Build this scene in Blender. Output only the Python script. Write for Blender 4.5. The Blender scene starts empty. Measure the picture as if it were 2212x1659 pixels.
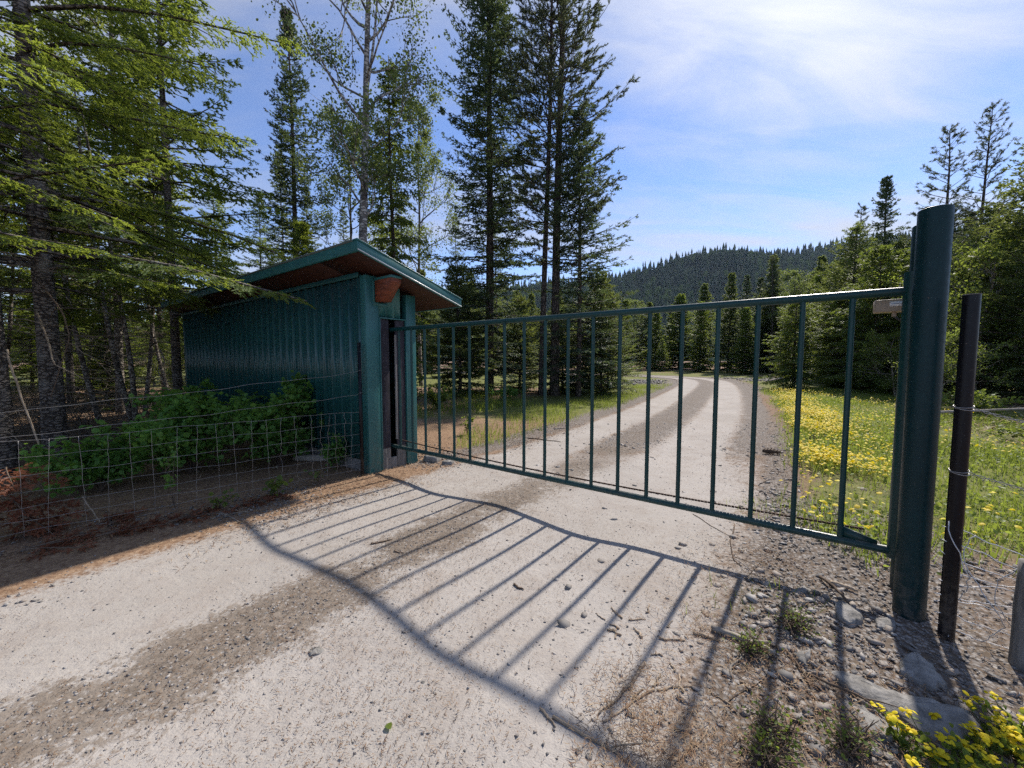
import bpy, math
import numpy as np
from mathutils import Matrix

RAD = math.radians
sc = bpy.context.scene
COL = sc.collection

# ------------------------------------------------------------------ camera, sky, sun, exposure
SUN_AZ, SUN_EL = 39.3, 44.3          # degrees right of the view direction (+Y), above the horizon
cam_d = bpy.data.cameras.new("camera")
cam = bpy.data.objects.new("camera", cam_d)
COL.objects.link(cam)
cam.location = (0, 0, 1.5)
cam.rotation_euler = (RAD(90 - 3.6), 0, 0)
cam_d.sensor_width = 36
cam_d.sensor_fit = 'HORIZONTAL'
cam_d.lens = 831 / 2212 * 36
cam_d.clip_start = 0.05
cam_d.clip_end = 6000
sc.camera = cam

sc.view_settings.view_transform = 'Standard'
sc.view_settings.look = 'None'
sc.view_settings.gamma = 1
sc.view_settings.use_curve_mapping = False
sc.view_settings.exposure = 0.95
sc.render.resolution_x, sc.render.resolution_y = 1024, 768
sc.cycles.use_denoising = False
sc.cycles.max_bounces = 6
sc.cycles.diffuse_bounces = 4
sc.cycles.glossy_bounces = 2
sc.cycles.transmission_bounces = 3
sc.cycles.transparent_max_bounces = 4
sc.cycles.volume_bounces = 0
sc.cycles.sample_clamp_indirect = 2.5
sc.cycles.use_light_tree = False

SUN_DIR = (math.sin(RAD(SUN_AZ)) * math.cos(RAD(SUN_EL)), math.cos(RAD(SUN_AZ)) * math.cos(RAD(SUN_EL)), math.sin(RAD(SUN_EL)))


def nnode(nt, typ, ins=None, **props):
    n = nt.nodes.new(typ)
    for k, v in props.items():
        setattr(n, k, v)
    for k, v in (ins or {}).items():
        if isinstance(v, bpy.types.NodeSocket):
            nt.links.new(v, n.inputs[k])
        else:
            n.inputs[k].default_value = v
    return n


def math_(nt, op, a, b=0.0, clamp=False):
    return nnode(nt, 'ShaderNodeMath', {0: a, 1: b}, operation=op, use_clamp=clamp).outputs[0]


def maprange(nt, v, a, b, c=0.0, d=1.0, smooth=True):
    return nnode(nt, 'ShaderNodeMapRange', {'Value': v, 'From Min': a, 'From Max': b, 'To Min': c, 'To Max': d},
                 interpolation_type='SMOOTHSTEP' if smooth else 'LINEAR').outputs[0]


def mixc(nt, f, a, b, blend='MIX'):
    n = nt.nodes.new('ShaderNodeMix')
    n.data_type = 'RGBA'
    n.blend_type = blend
    for s, v in ((n.inputs[0], f), (n.inputs[6], a), (n.inputs[7], b)):
        if isinstance(v, bpy.types.NodeSocket):
            nt.links.new(v, s)
        else:
            s.default_value = (*v, 1) if isinstance(v, tuple) and len(v) == 3 else v
    return n.outputs[2]


def noise(nt, vec, scale, detail=4.0, rough=0.55, dist=0.0):
    ins = {'Scale': scale, 'Detail': detail, 'Roughness': rough, 'Distortion': dist}
    if vec is not None:
        ins['Vector'] = vec
    return nnode(nt, 'ShaderNodeTexNoise', ins).outputs['Fac']


world = bpy.data.worlds.new("World")
sc.world = world
world.use_nodes = True
wt = world.node_tree
wt.nodes.clear()
sky = nnode(wt, 'ShaderNodeTexSky', sky_type='NISHITA', sun_disc=False, sun_elevation=RAD(SUN_EL), sun_rotation=RAD(SUN_AZ),
            altitude=1800, air_density=1.0, dust_density=0.1, ozone_density=2.5)
wdir = nnode(wt, 'ShaderNodeTexCoord').outputs['Generated']
sep = nnode(wt, 'ShaderNodeSeparateXYZ', {0: wdir})
zz = math_(wt, 'ADD', math_(wt, 'MAXIMUM', sep.outputs[2], 0.0), 0.16)
cu = math_(wt, 'DIVIDE', sep.outputs[0], zz)
cv = math_(wt, 'DIVIDE', sep.outputs[1], zz)
cpos = nnode(wt, 'ShaderNodeCombineXYZ', {0: cu, 1: cv, 2: 3.7})
# cirrus: long soft streaks, drawn out along one direction
cmap = nnode(wt, 'ShaderNodeMapping', {'Vector': cpos.outputs[0], 'Rotation': (0, 0, RAD(-28)), 'Scale': (0.55, 1.25, 1.0), 'Location': (-5.5, 3.3, 0)})
n1 = noise(wt, cmap.outputs[0], 1.15, 9.0, 0.56, 0.7)
cmap2 = nnode(wt, 'ShaderNodeMapping', {'Vector': cpos.outputs[0], 'Rotation': (0, 0, RAD(-40)), 'Scale': (1.0, 3.4, 1.0), 'Location': (4.29, -3.85, 0)})
n2 = noise(wt, cmap2.outputs[0], 1.3, 8.0, 0.6, 0.9)
nlow = noise(wt, cpos.outputs[0], 0.42, 2.0, 0.5, 0.2)
cl = math_(wt, 'ADD', math_(wt, 'MULTIPLY', n1, 0.58), math_(wt, 'ADD', math_(wt, 'MULTIPLY', n2, 0.38), math_(wt, 'MULTIPLY', nlow, 0.24)))
sdot = nnode(wt, 'ShaderNodeVectorMath', {0: wdir, 1: SUN_DIR}, operation='DOT_PRODUCT').outputs['Value']
sdot = math_(wt, 'MAXIMUM', sdot, 0.0)
fwd = math_(wt, 'POWER', sdot, 7.0)          # thin ice cloud scatters forward: brighter veil toward the sun
cmask = maprange(wt, math_(wt, 'ADD', cl, math_(wt, 'MULTIPLY', fwd, 0.08)), 0.45, 0.86)
ccol = nnode(wt, 'ShaderNodeCombineXYZ', {0: 1.0, 1: 1.01, 2: 1.06}).outputs[0]
cstr = math_(wt, 'ADD', 3.0, math_(wt, 'MULTIPLY', math_(wt, 'POWER', sdot, 12.0), 2.6))
cloud = nnode(wt, 'ShaderNodeVectorMath', {0: ccol, 'Scale': cstr}, operation='SCALE').outputs[0]
skyb = mixc(wt, 1.0, sky.outputs[0], (0.80, 0.82, 0.95), 'MULTIPLY')
skyc = mixc(wt, math_(wt, 'MULTIPLY', cmask, 0.9), skyb, cloud)
bg = nnode(wt, 'ShaderNodeBackground', {'Color': skyc, 'Strength': 0.11})
wo = nnode(wt, 'ShaderNodeOutputWorld', {'Surface': bg.outputs[0]})

sun_d = bpy.data.lights.new("sun", 'SUN')
sun = bpy.data.objects.new("sun", sun_d)
COL.objects.link(sun)
sun_d.energy = 3.25
sun_d.angle = RAD(1.2)
sun_d.color = (1.0, 0.93, 0.84)
sun.rotation_euler = (RAD(90 - SUN_EL), 0, RAD(180 - SUN_AZ))
sun.location = (20, 20, 30)

# ------------------------------------------------------------------ mesh helpers
PLACED = set()


def build(name, V, F, mat=None, parent=None, smooth=False, attrs=None, loc=None):
    V = np.asarray(V, dtype=np.float32).reshape(-1, 3)
    F = np.asarray(F, dtype=np.int32)
    k = F.shape[1]
    me = bpy.data.meshes.new(name)
    me.vertices.add(len(V))
    me.vertices.foreach_set('co', V.ravel())
    me.loops.add(F.size)
    me.loops.foreach_set('vertex_index', F.ravel())
    me.polygons.add(len(F))
    me.polygons.foreach_set('loop_start', np.arange(len(F), dtype=np.int32) * k)
    me.polygons.foreach_set('loop_total', np.full(len(F), k, dtype=np.int32))
    me.update(calc_edges=True)
    if smooth:
        me.polygons.foreach_set('use_smooth', np.ones(len(F), dtype=bool))
    for an, av in (attrs or {}).items():
        a = me.attributes.new(an, 'FLOAT', 'POINT')
        a.data.foreach_set('value', np.asarray(av, dtype=np.float32))
    if mat:
        me.materials.append(mat)
    o = bpy.data.objects.new(name, me)
    COL.objects.link(o)
    if parent is not None:
        o.parent = parent
        if parent.name in PLACED:       # parts modelled where they stand, under an Empty at the thing's base
            o.matrix_parent_inverse = Matrix.Translation(-parent.location)
    if loc is not None:
        o.location = loc
    return o


class Acc:
    """collects triangles"""

    def __init__(self):
        self.v, self.f, self.a, self.n = [], [], [], 0

    def add(self, V, F, a=0.0):
        V = np.asarray(V, float).reshape(-1, 3)
        F = np.asarray(F, int).reshape(-1, 3)
        self.v.append(V)
        self.f.append(F + self.n)
        self.a.append(np.broadcast_to(np.asarray(a, float), (len(V),)))
        self.n += len(V)

    def soup(self, T, a=0.0):
        T = np.asarray(T, float).reshape(-1, 3)
        self.add(T, np.arange(len(T)).reshape(-1, 3), a)

    def build(self, name, mat, parent=None, smooth=False, loc=None):
        return build(name, np.concatenate(self.v), np.concatenate(self.f), mat, parent, smooth, {'tip': np.concatenate(self.a)}, loc)


def norm(v):
    v = np.asarray(v, float)
    return v / np.maximum(np.linalg.norm(v, axis=-1, keepdims=True), 1e-9)


def tube(pts, rad, n=6, cap=True):
    pts = np.asarray(pts, float)
    m = len(pts)
    rad = np.broadcast_to(np.asarray(rad, float), (m,))
    tan = norm(np.gradient(pts, axis=0))
    ref = np.array([0, 0, 1.0]) if abs(tan[0, 2]) < 0.9 else np.array([1.0, 0, 0])
    u = norm(np.cross(tan, ref))
    w = np.cross(tan, u)
    a = np.arange(n) / n * 2 * np.pi
    V = (pts[:, None] + rad[:, None, None] * (np.cos(a)[None, :, None] * u[:, None] + np.sin(a)[None, :, None] * w[:, None])).reshape(-1, 3)
    i, j = np.meshgrid(np.arange(m - 1), np.arange(n), indexing='ij')
    i, j = i.ravel(), j.ravel()
    j2 = (j + 1) % n
    q = np.stack([i * n + j, i * n + j2, (i + 1) * n + j2, (i + 1) * n + j], 1)
    F = np.concatenate([q[:, [0, 1, 2]], q[:, [0, 2, 3]]])
    if cap:
        V = np.concatenate([V, pts[[0, -1]]])
        jj = np.arange(n)
        F = np.concatenate([F, np.stack([np.full(n, m * n), (jj + 1) % n, jj], 1),
                            np.stack([np.full(n, m * n + 1), (m - 1) * n + jj, (m - 1) * n + (jj + 1) % n], 1)])
    return V, F


def boxpts(c8):
    """eight corners: bottom ring 0-3, top ring 4-7"""
    F = [[0, 2, 1], [0, 3, 2], [4, 5, 6], [4, 6, 7]]
    for a in range(4):
        b = (a + 1) % 4
        F += [[a, b, 4 + b], [a, 4 + b, 4 + a]]
    return np.array(c8, float), np.array(F)


def bevelled(o, w=0.004, seg=2):
    md = o.modifiers.new('bevel', 'BEVEL')
    md.width = w
    md.segments = seg
    md.limit_method = 'ANGLE'
    md.angle_limit = RAD(40)
    return o


def empty(name, loc=(0, 0, 0), label=None, cat=None, group=None, rz=0.0):
    o = bpy.data.objects.new(name, None)
    COL.objects.link(o)
    o.location = loc
    o.rotation_euler = (0, 0, rz)
    o.empty_display_size = 0.1
    return tag(o, label, cat, group)


def placed(*a, **k):
    o = empty(*a, **k)
    PLACED.add(o.name)
    return o


def tag(o, label=None, cat=None, group=None, kind=None):
    for k, v in (('label', label), ('category', cat), ('group', group), ('kind', kind)):
        if v:
            o[k] = v
    return o


def copy_tree(o, loc, rz=0.0, scale=(1, 1, 1), label=None, group=None):
    c = o.copy()
    COL.objects.link(c)
    c.location = loc
    c.rotation_euler = (0, 0, rz)
    c.scale = scale
    if label:
        c['label'] = label
    if group:
        c['group'] = group
    for ch in list(o.children):
        k = ch.copy()
        COL.objects.link(k)
        k.parent = c
    return c


# ------------------------------------------------------------------ materials


def material(name):
    m = bpy.data.materials.new(name)
    m.use_nodes = True
    nt = m.node_tree
    b = nt.nodes['Principled BSDF']
    return m, nt, b


def bump(nt, b, h, strength=0.3, dist=0.01):
    n = nnode(nt, 'ShaderNodeBump', {'Height': h, 'Strength': strength, 'Distance': dist})
    nt.links.new(n.outputs[0], b.inputs['Normal'])


def attr(nt, name):
    return nnode(nt, 'ShaderNodeAttribute', attribute_name=name).outputs['Fac']


def wpos(nt):
    return nnode(nt, 'ShaderNodeNewGeometry').outputs['Position']


def opos(nt):
    return nnode(nt, 'ShaderNodeTexCoord').outputs['Object']


def painted(name, col, rough=0.42, dirt=(0.12, 0.10, 0.08), dirt_amt=0.25, var=0.12, metallic=0.0, spec=0.5, coat=0.0):
    m, nt, b = material(name)
    p = wpos(nt)
    n1 = noise(nt, p, 2.3, 5, 0.6)
    n2 = noise(nt, p, 38, 5, 0.65)
    c = mixc(nt, maprange(nt, n1, 0.3, 0.7), tuple(x * (1 - var) for x in col), tuple(min(1, x * (1 + var)) for x in col))
    sp = maprange(nt, math_(nt, 'ADD', n2, math_(nt, 'MULTIPLY', n1, 0.3)), 0.72, 0.95)
    c = mixc(nt, math_(nt, 'MULTIPLY', sp, dirt_amt), c, dirt)
    if dirt_amt:
        zc = nnode(nt, 'ShaderNodeSeparateXYZ', {0: p}).outputs[2]
        low = maprange(nt, math_(nt, 'ADD', zc, math_(nt, 'MULTIPLY', n1, 0.5)), 0.75, 0.15)
        n3 = noise(nt, p, 17, 4, 0.7, 0.5)
        c = mixc(nt, math_(nt, 'MULTIPLY', math_(nt, 'MULTIPLY', low, maprange(nt, n3, 0.38, 0.7)), 0.5), c, (0.22, 0.18, 0.145))
        nz_ = nnode(nt, 'ShaderNodeSeparateXYZ', {0: nnode(nt, 'ShaderNodeNewGeometry').outputs['Normal']}).outputs[2]
        c = mixc(nt, math_(nt, 'MULTIPLY', maprange(nt, nz_, 0.5, 1.0), math_(nt, 'MULTIPLY', maprange(nt, n3, 0.3, 0.65), 0.3)), c, (0.28, 0.25, 0.21))
        chip = maprange(nt, noise(nt, p, 55, 3, 0.5), 0.71, 0.74)
        c = mixc(nt, math_(nt, 'MULTIPLY', chip, 0.6), c, (0.16, 0.12, 0.09))
    nt.links.new(c, b.inputs['Base Color'])
    nt.links.new(maprange(nt, n2, 0.2, 0.8, rough * 0.8, rough * 1.25), b.inputs['Roughness'])
    b.inputs['Metallic'].default_value = metallic
    b.inputs['Specular IOR Level'].default_value = spec
    b.inputs['Coat Weight'].default_value = coat
    bump(nt, b, n2, 0.06, 0.004)
    return m


def leafmat(name, dark, light, trans, tw=0.4, rough=0.55, var_scale=0.9, rnd=0.25, tipw=0.55, spec=0.3):
    m, nt, b = material(name)
    p = opos(nt)
    n = noise(nt, p, var_scale, 1, 0.6)
    oi = nnode(nt, 'ShaderNodeObjectInfo').outputs['Random']
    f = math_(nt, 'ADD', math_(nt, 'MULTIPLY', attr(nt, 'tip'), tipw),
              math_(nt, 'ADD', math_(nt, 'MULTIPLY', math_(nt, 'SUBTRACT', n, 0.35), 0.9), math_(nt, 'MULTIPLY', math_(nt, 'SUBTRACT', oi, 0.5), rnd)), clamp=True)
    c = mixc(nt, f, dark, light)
    nt.links.new(c, b.inputs['Base Color'])
    b.inputs['Roughness'].default_value = rough
    b.inputs['Specular IOR Level'].default_value = spec
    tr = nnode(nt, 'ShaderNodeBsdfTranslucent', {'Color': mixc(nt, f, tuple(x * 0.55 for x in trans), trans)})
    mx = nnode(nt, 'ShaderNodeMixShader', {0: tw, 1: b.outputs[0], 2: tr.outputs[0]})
    nt.links.new(mx.outputs[0], nt.nodes['Material Output'].inputs['Surface'])
    return m


def barkmat(name, dark, light, scale=(9, 9, 3), patch=None, patch_amt=0.5, bstr=0.7):
    m, nt, b = material(name)
    mp = nnode(nt, 'ShaderNodeMapping', {'Vector': opos(nt), 'Scale': scale})
    n1 = noise(nt, mp.outputs[0], 2.2, 4, 0.65, 0.6)
    n2 = noise(nt, opos(nt), 3.1, 3, 0.5)
    vo = nnode(nt, 'ShaderNodeTexVoronoi', {'Vector': mp.outputs[0], 'Scale': 1.6, 'Randomness': 1.0}, feature='DISTANCE_TO_EDGE').outputs['Distance']
    crack = maprange(nt, vo, 0.0, 0.22)
    h = math_(nt, 'MULTIPLY', math_(nt, 'ADD', n1, 0.25), crack)
    c = mixc(nt, maprange(nt, h, 0.15, 0.8), dark, light)
    if patch:
        c = mixc(nt, math_(nt, 'MULTIPLY', maprange(nt, n2, 0.52, 0.68), patch_amt), c, patch)
    nt.links.new(c, b.inputs['Base Color'])
    b.inputs['Roughness'].default_value = 0.9
    b.inputs['Specular IOR Level'].default_value = 0.2
    bump(nt, b, h, bstr, 0.02)
    return m


def plainmat(name, col, rough=0.8, var=0.3, scale=14.0, bstr=0.3, spec=0.3, metallic=0.0, streak=None, dist=0.006):
    m, nt, b = material(name)
    v = opos(nt)
    if streak:
        v = nnode(nt, 'ShaderNodeMapping', {'Vector': v, 'Scale': streak}).outputs[0]
    n = noise(nt, v, scale, 6, 0.62, 0.3)
    oi = nnode(nt, 'ShaderNodeObjectInfo').outputs['Random']
    f = math_(nt, 'ADD', maprange(nt, n, 0.28, 0.72), math_(nt, 'MULTIPLY', math_(nt, 'SUBTRACT', oi, 0.5), 0.35), clamp=True)
    c = mixc(nt, f, tuple(x * (1 - var) for x in col), tuple(min(1, x * (1 + var)) for x in col))
    nt.links.new(c, b.inputs['Base Color'])
    b.inputs['Roughness'].default_value = rough
    b.inputs['Specular IOR Level'].default_value = spec
    b.inputs['Metallic'].default_value = metallic
    bump(nt, b, n, bstr, dist)
    return m


def stonemat(name):
    m, nt, b = material(name)
    a = attr(nt, 'tip')
    n = noise(nt, wpos(nt), 45, 5, 0.6)
    c = nnode(nt, 'ShaderNodeValToRGB', {0: a})
    e = c.color_ramp.elements
    e[0].position, e[0].color = 0.0, (0.105, 0.10, 0.10, 1)
    e[1].position, e[1].color = 1.0, (0.42, 0.385, 0.34, 1)
    for p, q in ((0.3, (0.18, 0.165, 0.15, 1)), (0.55, (0.27, 0.23, 0.195, 1)), (0.8, (0.31, 0.295, 0.28, 1))):
        k = e.new(p)
        k.color = q
    nt.links.new(mixc(nt, maprange(nt, n, 0.3, 0.75), c.outputs[0], (0.5, 0.5, 0.5), 'OVERLAY'), b.inputs['Base Color'])
    b.inputs['Roughness'].default_value = 0.75
    bump(nt, b, n, 0.25, 0.004)
    return m


def attrmat(name, cols, rough=0.85, trans=0.0):
    """colour ramp over the per-piece value"""
    m, nt, b = material(name)
    c = nnode(nt, 'ShaderNodeValToRGB', {0: attr(nt, 'tip')})
    e = c.color_ramp.elements
    e[0].color = (*cols[0], 1)
    e[1].color = (*cols[-1], 1)
    for i, q in enumerate(cols[1:-1]):
        k = e.new((i + 1) / (len(cols) - 1))
        k.color = (*q, 1)
    nt.links.new(c.outputs[0], b.inputs['Base Color'])
    b.inputs['Roughness'].default_value = rough
    b.inputs['Specular IOR Level'].default_value = 0.25
    if trans:
        tr = nnode(nt, 'ShaderNodeBsdfTranslucent', {'Color': c.outputs[0]})
        mx = nnode(nt, 'ShaderNodeMixShader', {0: trans, 1: b.outputs[0], 2: tr.outputs[0]})
        nt.links.new(mx.outputs[0], nt.nodes['Material Output'].inputs['Surface'])
    return m


def groundmat():
    m, nt, b = material('earth')
    p = wpos(nt)
    big = noise(nt, p, 0.55, 4, 0.6)
    mid = noise(nt, p, 3.2, 4, 0.65, 0.4)
    fine = noise(nt, p, 26, 4, 0.7)
    grit = noise(nt, p, 120, 2, 0.7)
    vo = nnode(nt, 'ShaderNodeTexVoronoi', {'Vector': p, 'Scale': 46.0}, feature='F1')
    peb = vo.outputs['Distance']
    pcol = nnode(nt, 'ShaderNodeSeparateColor', {0: vo.outputs['Color']}).outputs[0]

    def blend(name, w=0.9, k=0.55):
        a = attr(nt, name)
        nn = math_(nt, 'ADD', math_(nt, 'MULTIPLY', math_(nt, 'SUBTRACT', mid, 0.5), w), math_(nt, 'MULTIPLY', math_(nt, 'SUBTRACT', fine, 0.5), k))
        inside = math_(nt, 'MULTIPLY', nn, math_(nt, 'MULTIPLY', a, math_(nt, 'MULTIPLY', math_(nt, 'SUBTRACT', 1.0, a), 4.0)))
        return maprange(nt, math_(nt, 'ADD', a, inside), 0.25, 0.75)
    # forest floor
    duff = mixc(nt, maprange(nt, fine, 0.3, 0.7), (0.12, 0.082, 0.056), (0.30, 0.21, 0.14))
    duff = mixc(nt, maprange(nt, mid, 0.45, 0.75), duff, (0.21, 0.105, 0.06))
    # weedy soil with grass and moss
    green = mixc(nt, maprange(nt, mid, 0.35, 0.7), (0.11, 0.125, 0.035), (0.20, 0.20, 0.06))
    green = mixc(nt, maprange(nt, fine, 0.55, 0.8), green, (0.23, 0.19, 0.13))
    # reddish needle litter
    red = mixc(nt, maprange(nt, fine, 0.3, 0.72), (0.17, 0.10, 0.062), (0.36, 0.245, 0.155))
    # gravel
    gr = mixc(nt, maprange(nt, pcol, 0.1, 0.9, smooth=False), (0.15, 0.135, 0.125), (0.36, 0.335, 0.31))
    gr = mixc(nt, maprange(nt, peb, 0.2, 0.75), gr, (0.13, 0.10, 0.075))
    # pale packed dust of the wheel tracks
    dust = mixc(nt, maprange(nt, big, 0.3, 0.7), (0.355, 0.325, 0.292), (0.42, 0.386, 0.350))
    dust = mixc(nt, maprange(nt, mid, 0.42, 0.8), dust, (0.325, 0.285, 0.25))
    dust = mixc(nt, math_(nt, 'MULTIPLY', maprange(nt, grit, 0.56, 0.72), 0.5), dust, (0.24, 0.20, 0.17))
    dust = mixc(nt, math_(nt, 'MULTIPLY', maprange(nt, fine, 0.56, 0.78), 0.55), dust, (0.445, 0.41, 0.375))
    spk = noise(nt, p, 64, 3, 0.6, 1.2)
    dust = mixc(nt, math_(nt, 'MULTIPLY', maprange(nt, spk, 0.60, 0.70), 0.55), dust, (0.17, 0.135, 0.11))
    stain = noise(nt, p, 1.3, 5, 0.7, 1.0)
    dust = mixc(nt, math_(nt, 'MULTIPLY', maprange(nt, stain, 0.52, 0.72), 0.45), dust, (0.30, 0.25, 0.205))
    # damp dark crown between the tracks
    strip = mixc(nt, maprange(nt, fine, 0.3, 0.7), (0.085, 0.064, 0.045), (0.235, 0.19, 0.148))
    strip = mixc(nt, math_(nt, 'MULTIPLY', maprange(nt, pcol, 0.7, 0.95), maprange(nt, peb, 0.5, 0.15)), strip, (0.36, 0.34, 0.32))
    c = mixc(nt, blend('grassm'), duff, green)
    c = mixc(nt, blend('litter'), c, red)
    c = mixc(nt, blend('gravel'), c, gr)
    c = mixc(nt, blend('dust', 1.1, 1.3), c, dust)
    c = mixc(nt, math_(nt, 'MULTIPLY', blend('strip', 1.8, 2.6), 0.82), c, strip)
    nt.links.new(c, b.inputs['Base Color'])
    b.inputs['Roughness'].default_value = 0.95
    b.inputs['Specular IOR Level'].default_value = 0.15
    h = math_(nt, 'ADD', math_(nt, 'MULTIPLY', mid, 0.7), math_(nt, 'ADD', math_(nt, 'MULTIPLY', fine, 0.35), math_(nt, 'MULTIPLY', grit, 0.12)))
    bump(nt, b, h, 0.65, 0.03)
    return m


MAT_EARTH = groundmat()
MAT_GATE = painted('green_gate_paint', (0.005, 0.043, 0.042), 0.36, dirt=(0.15, 0.13, 0.10), dirt_amt=0.35, spec=0.35)
MAT_POST = painted('green_post_paint', (0.0025, 0.026, 0.030), 0.42, dirt_amt=0.10, spec=0.25)
MAT_BLACK = painted('black_pipe', (0.004, 0.004, 0.007), 0.34, dirt=(0.06, 0.045, 0.035), dirt_amt=0.25, spec=0.25)
MAT_SHEET = painted('teal_sheet_metal', (0.013, 0.072, 0.074), 0.30, dirt=(0.10, 0.11, 0.09), dirt_amt=0.25)
MAT_TRIM = painted('teal_trim', (0.022, 0.118, 0.116), 0.40, dirt_amt=0.12)
MAT_ROOF = painted('weathered_roof_sheet', (0.07, 0.10, 0.09), 0.6, dirt=(0.10, 0.075, 0.04), dirt_amt=0.9)
MAT_DRIP = painted('drip_edge_highlight', (0.55, 0.60, 0.60), 0.4)  # white stands in for the highlight on the drip edge
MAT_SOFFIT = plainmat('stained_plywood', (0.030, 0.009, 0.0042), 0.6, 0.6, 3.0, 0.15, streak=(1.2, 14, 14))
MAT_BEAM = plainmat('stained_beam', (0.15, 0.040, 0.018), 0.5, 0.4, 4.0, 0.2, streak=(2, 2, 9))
MAT_DARKPLY = plainmat('dark_weathered_board', (0.030, 0.026, 0.034), 0.7, 0.5, 5.0, 0.2, streak=(5, 5, 1))
MAT_GREYBOARD = plainmat('grey_weathered_board', (0.17, 0.16, 0.15), 0.85, 0.35, 5.0, 0.3, streak=(8, 8, 1))
MAT_INSIDE = plainmat('shed_interior', (0.02, 0.02, 0.022), 0.9, 0.3)
MAT_WIRE = plainmat('galvanised_wire', (0.31, 0.30, 0.29), 0.45, 0.25, 30, 0.1, metallic=0.55)
MAT_WIREL = plainmat('bright_wire', (0.55, 0.55, 0.56), 0.5, 0.2, 30, 0.1, metallic=0.2)
MAT_RUST = plainmat('rusty_chain', (0.055, 0.030, 0.02), 0.75, 0.5, 30, 0.3, metallic=0.3)
MAT_TAN = painted('tan_box', (0.36, 0.28, 0.20), 0.55, dirt_amt=0.2)
MAT_LABEL = painted('white_sticker', (0.75, 0.76, 0.78), 0.5, dirt_amt=0.05)
MAT_PRINT = painted('grey_print', (0.25, 0.28, 0.36), 0.5, dirt_amt=0.0)
MAT_CABLE = painted('black_cable', (0.015, 0.015, 0.015), 0.5)
MAT_ROCK = plainmat('slab_stone', (0.215, 0.205, 0.19), 0.9, 0.42, 16.0, 0.9, dist=0.02)
MAT_STONE = stonemat('gravel_stone')
MAT_STICK = plainmat('dead_stick', (0.30, 0.235, 0.17), 0.85, 0.4, 12.0, 0.4, streak=(1, 1, 1))
MAT_STICKD = plainmat('dark_twig', (0.12, 0.085, 0.06), 0.9, 0.4, 12.0, 0.4)
MAT_STICKP = plainmat('barkless_stick', (0.27, 0.235, 0.195), 0.8, 0.3, 9.0, 0.3)
MAT_LITTER = attrmat('needle_litter', [(0.06, 0.038, 0.026), (0.15, 0.085, 0.048), (0.24, 0.145, 0.08), (0.33, 0.24, 0.145), (0.42, 0.36, 0.26)])
MAT_BARK = barkmat('fir_bark', (0.055, 0.046, 0.041), (0.225, 0.195, 0.17), (7, 7, 16), patch=(0.30, 0.285, 0.26), patch_amt=0.55)
MAT_BARKD = barkmat('dark_bark', (0.036, 0.030, 0.026), (0.155, 0.122, 0.098), (9, 9, 3))
MAT_BARKP = barkmat('pale_bark', (0.10, 0.085, 0.07), (0.36, 0.32, 0.27), (6, 6, 8), patch=(0.06, 0.045, 0.035), patch_amt=0.8)
MAT_ASPEN = barkmat('aspen_bark', (0.16, 0.15, 0.14), (0.52, 0.50, 0.46), (3, 3, 6), patch=(0.045, 0.038, 0.033), patch_amt=0.85, bstr=0.35)
MAT_DEADW = plainmat('dead_branch_wood', (0.15, 0.125, 0.10), 0.9, 0.4, 9.0, 0.3)
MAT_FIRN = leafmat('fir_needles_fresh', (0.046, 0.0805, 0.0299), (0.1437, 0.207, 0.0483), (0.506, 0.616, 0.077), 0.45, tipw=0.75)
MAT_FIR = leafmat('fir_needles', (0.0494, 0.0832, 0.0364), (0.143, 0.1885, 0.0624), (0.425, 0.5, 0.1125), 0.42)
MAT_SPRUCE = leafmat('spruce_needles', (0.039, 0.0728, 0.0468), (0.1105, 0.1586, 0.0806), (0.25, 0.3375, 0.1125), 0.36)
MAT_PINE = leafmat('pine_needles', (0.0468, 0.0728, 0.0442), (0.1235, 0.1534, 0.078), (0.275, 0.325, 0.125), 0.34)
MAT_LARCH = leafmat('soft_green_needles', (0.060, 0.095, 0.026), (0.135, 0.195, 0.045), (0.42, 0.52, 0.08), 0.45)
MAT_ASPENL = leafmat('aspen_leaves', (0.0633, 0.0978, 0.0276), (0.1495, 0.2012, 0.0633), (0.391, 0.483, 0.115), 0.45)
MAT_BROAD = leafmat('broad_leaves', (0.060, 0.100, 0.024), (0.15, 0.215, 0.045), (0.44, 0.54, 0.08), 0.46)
MAT_SHRUB = leafmat('shrub_leaves', (0.080, 0.190, 0.045), (0.20, 0.38, 0.085), (0.40, 0.66, 0.10), 0.48, var_scale=2.5)
MAT_GRASS = leafmat('grass_blades', (0.085, 0.135, 0.024), (0.20, 0.265, 0.050), (0.46, 0.56, 0.08), 0.45, var_scale=0.6)
MAT_YELLOW = attrmat('yellow_petals', [(0.66, 0.48, 0.006), (0.78, 0.61, 0.010), (0.84, 0.70, 0.02)], 0.6, 0.3)
MAT_DEADFIR = leafmat('rusty_dead_needles', (0.13, 0.045, 0.022), (0.34, 0.13, 0.065), (0.32, 0.10, 0.05), 0.3)
MAT_HILLTREE = leafmat('hill_conifers', (0.016, 0.032, 0.024), (0.048, 0.078, 0.038), (0.07, 0.10, 0.045), 0.2, 1.0, var_scale=0.02, tipw=0.7, spec=0.0)
MAT_HILLLEAF = leafmat('hill_broadleaf', (0.055, 0.085, 0.028), (0.11, 0.155, 0.04), (0.22, 0.28, 0.06), 0.3, 1.0, var_scale=0.02, spec=0.0)
MAT_HILL = plainmat('hill_soil', (0.020, 0.030, 0.018), 1.0, 0.3, 0.05, 0.0, 0.0)

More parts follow.
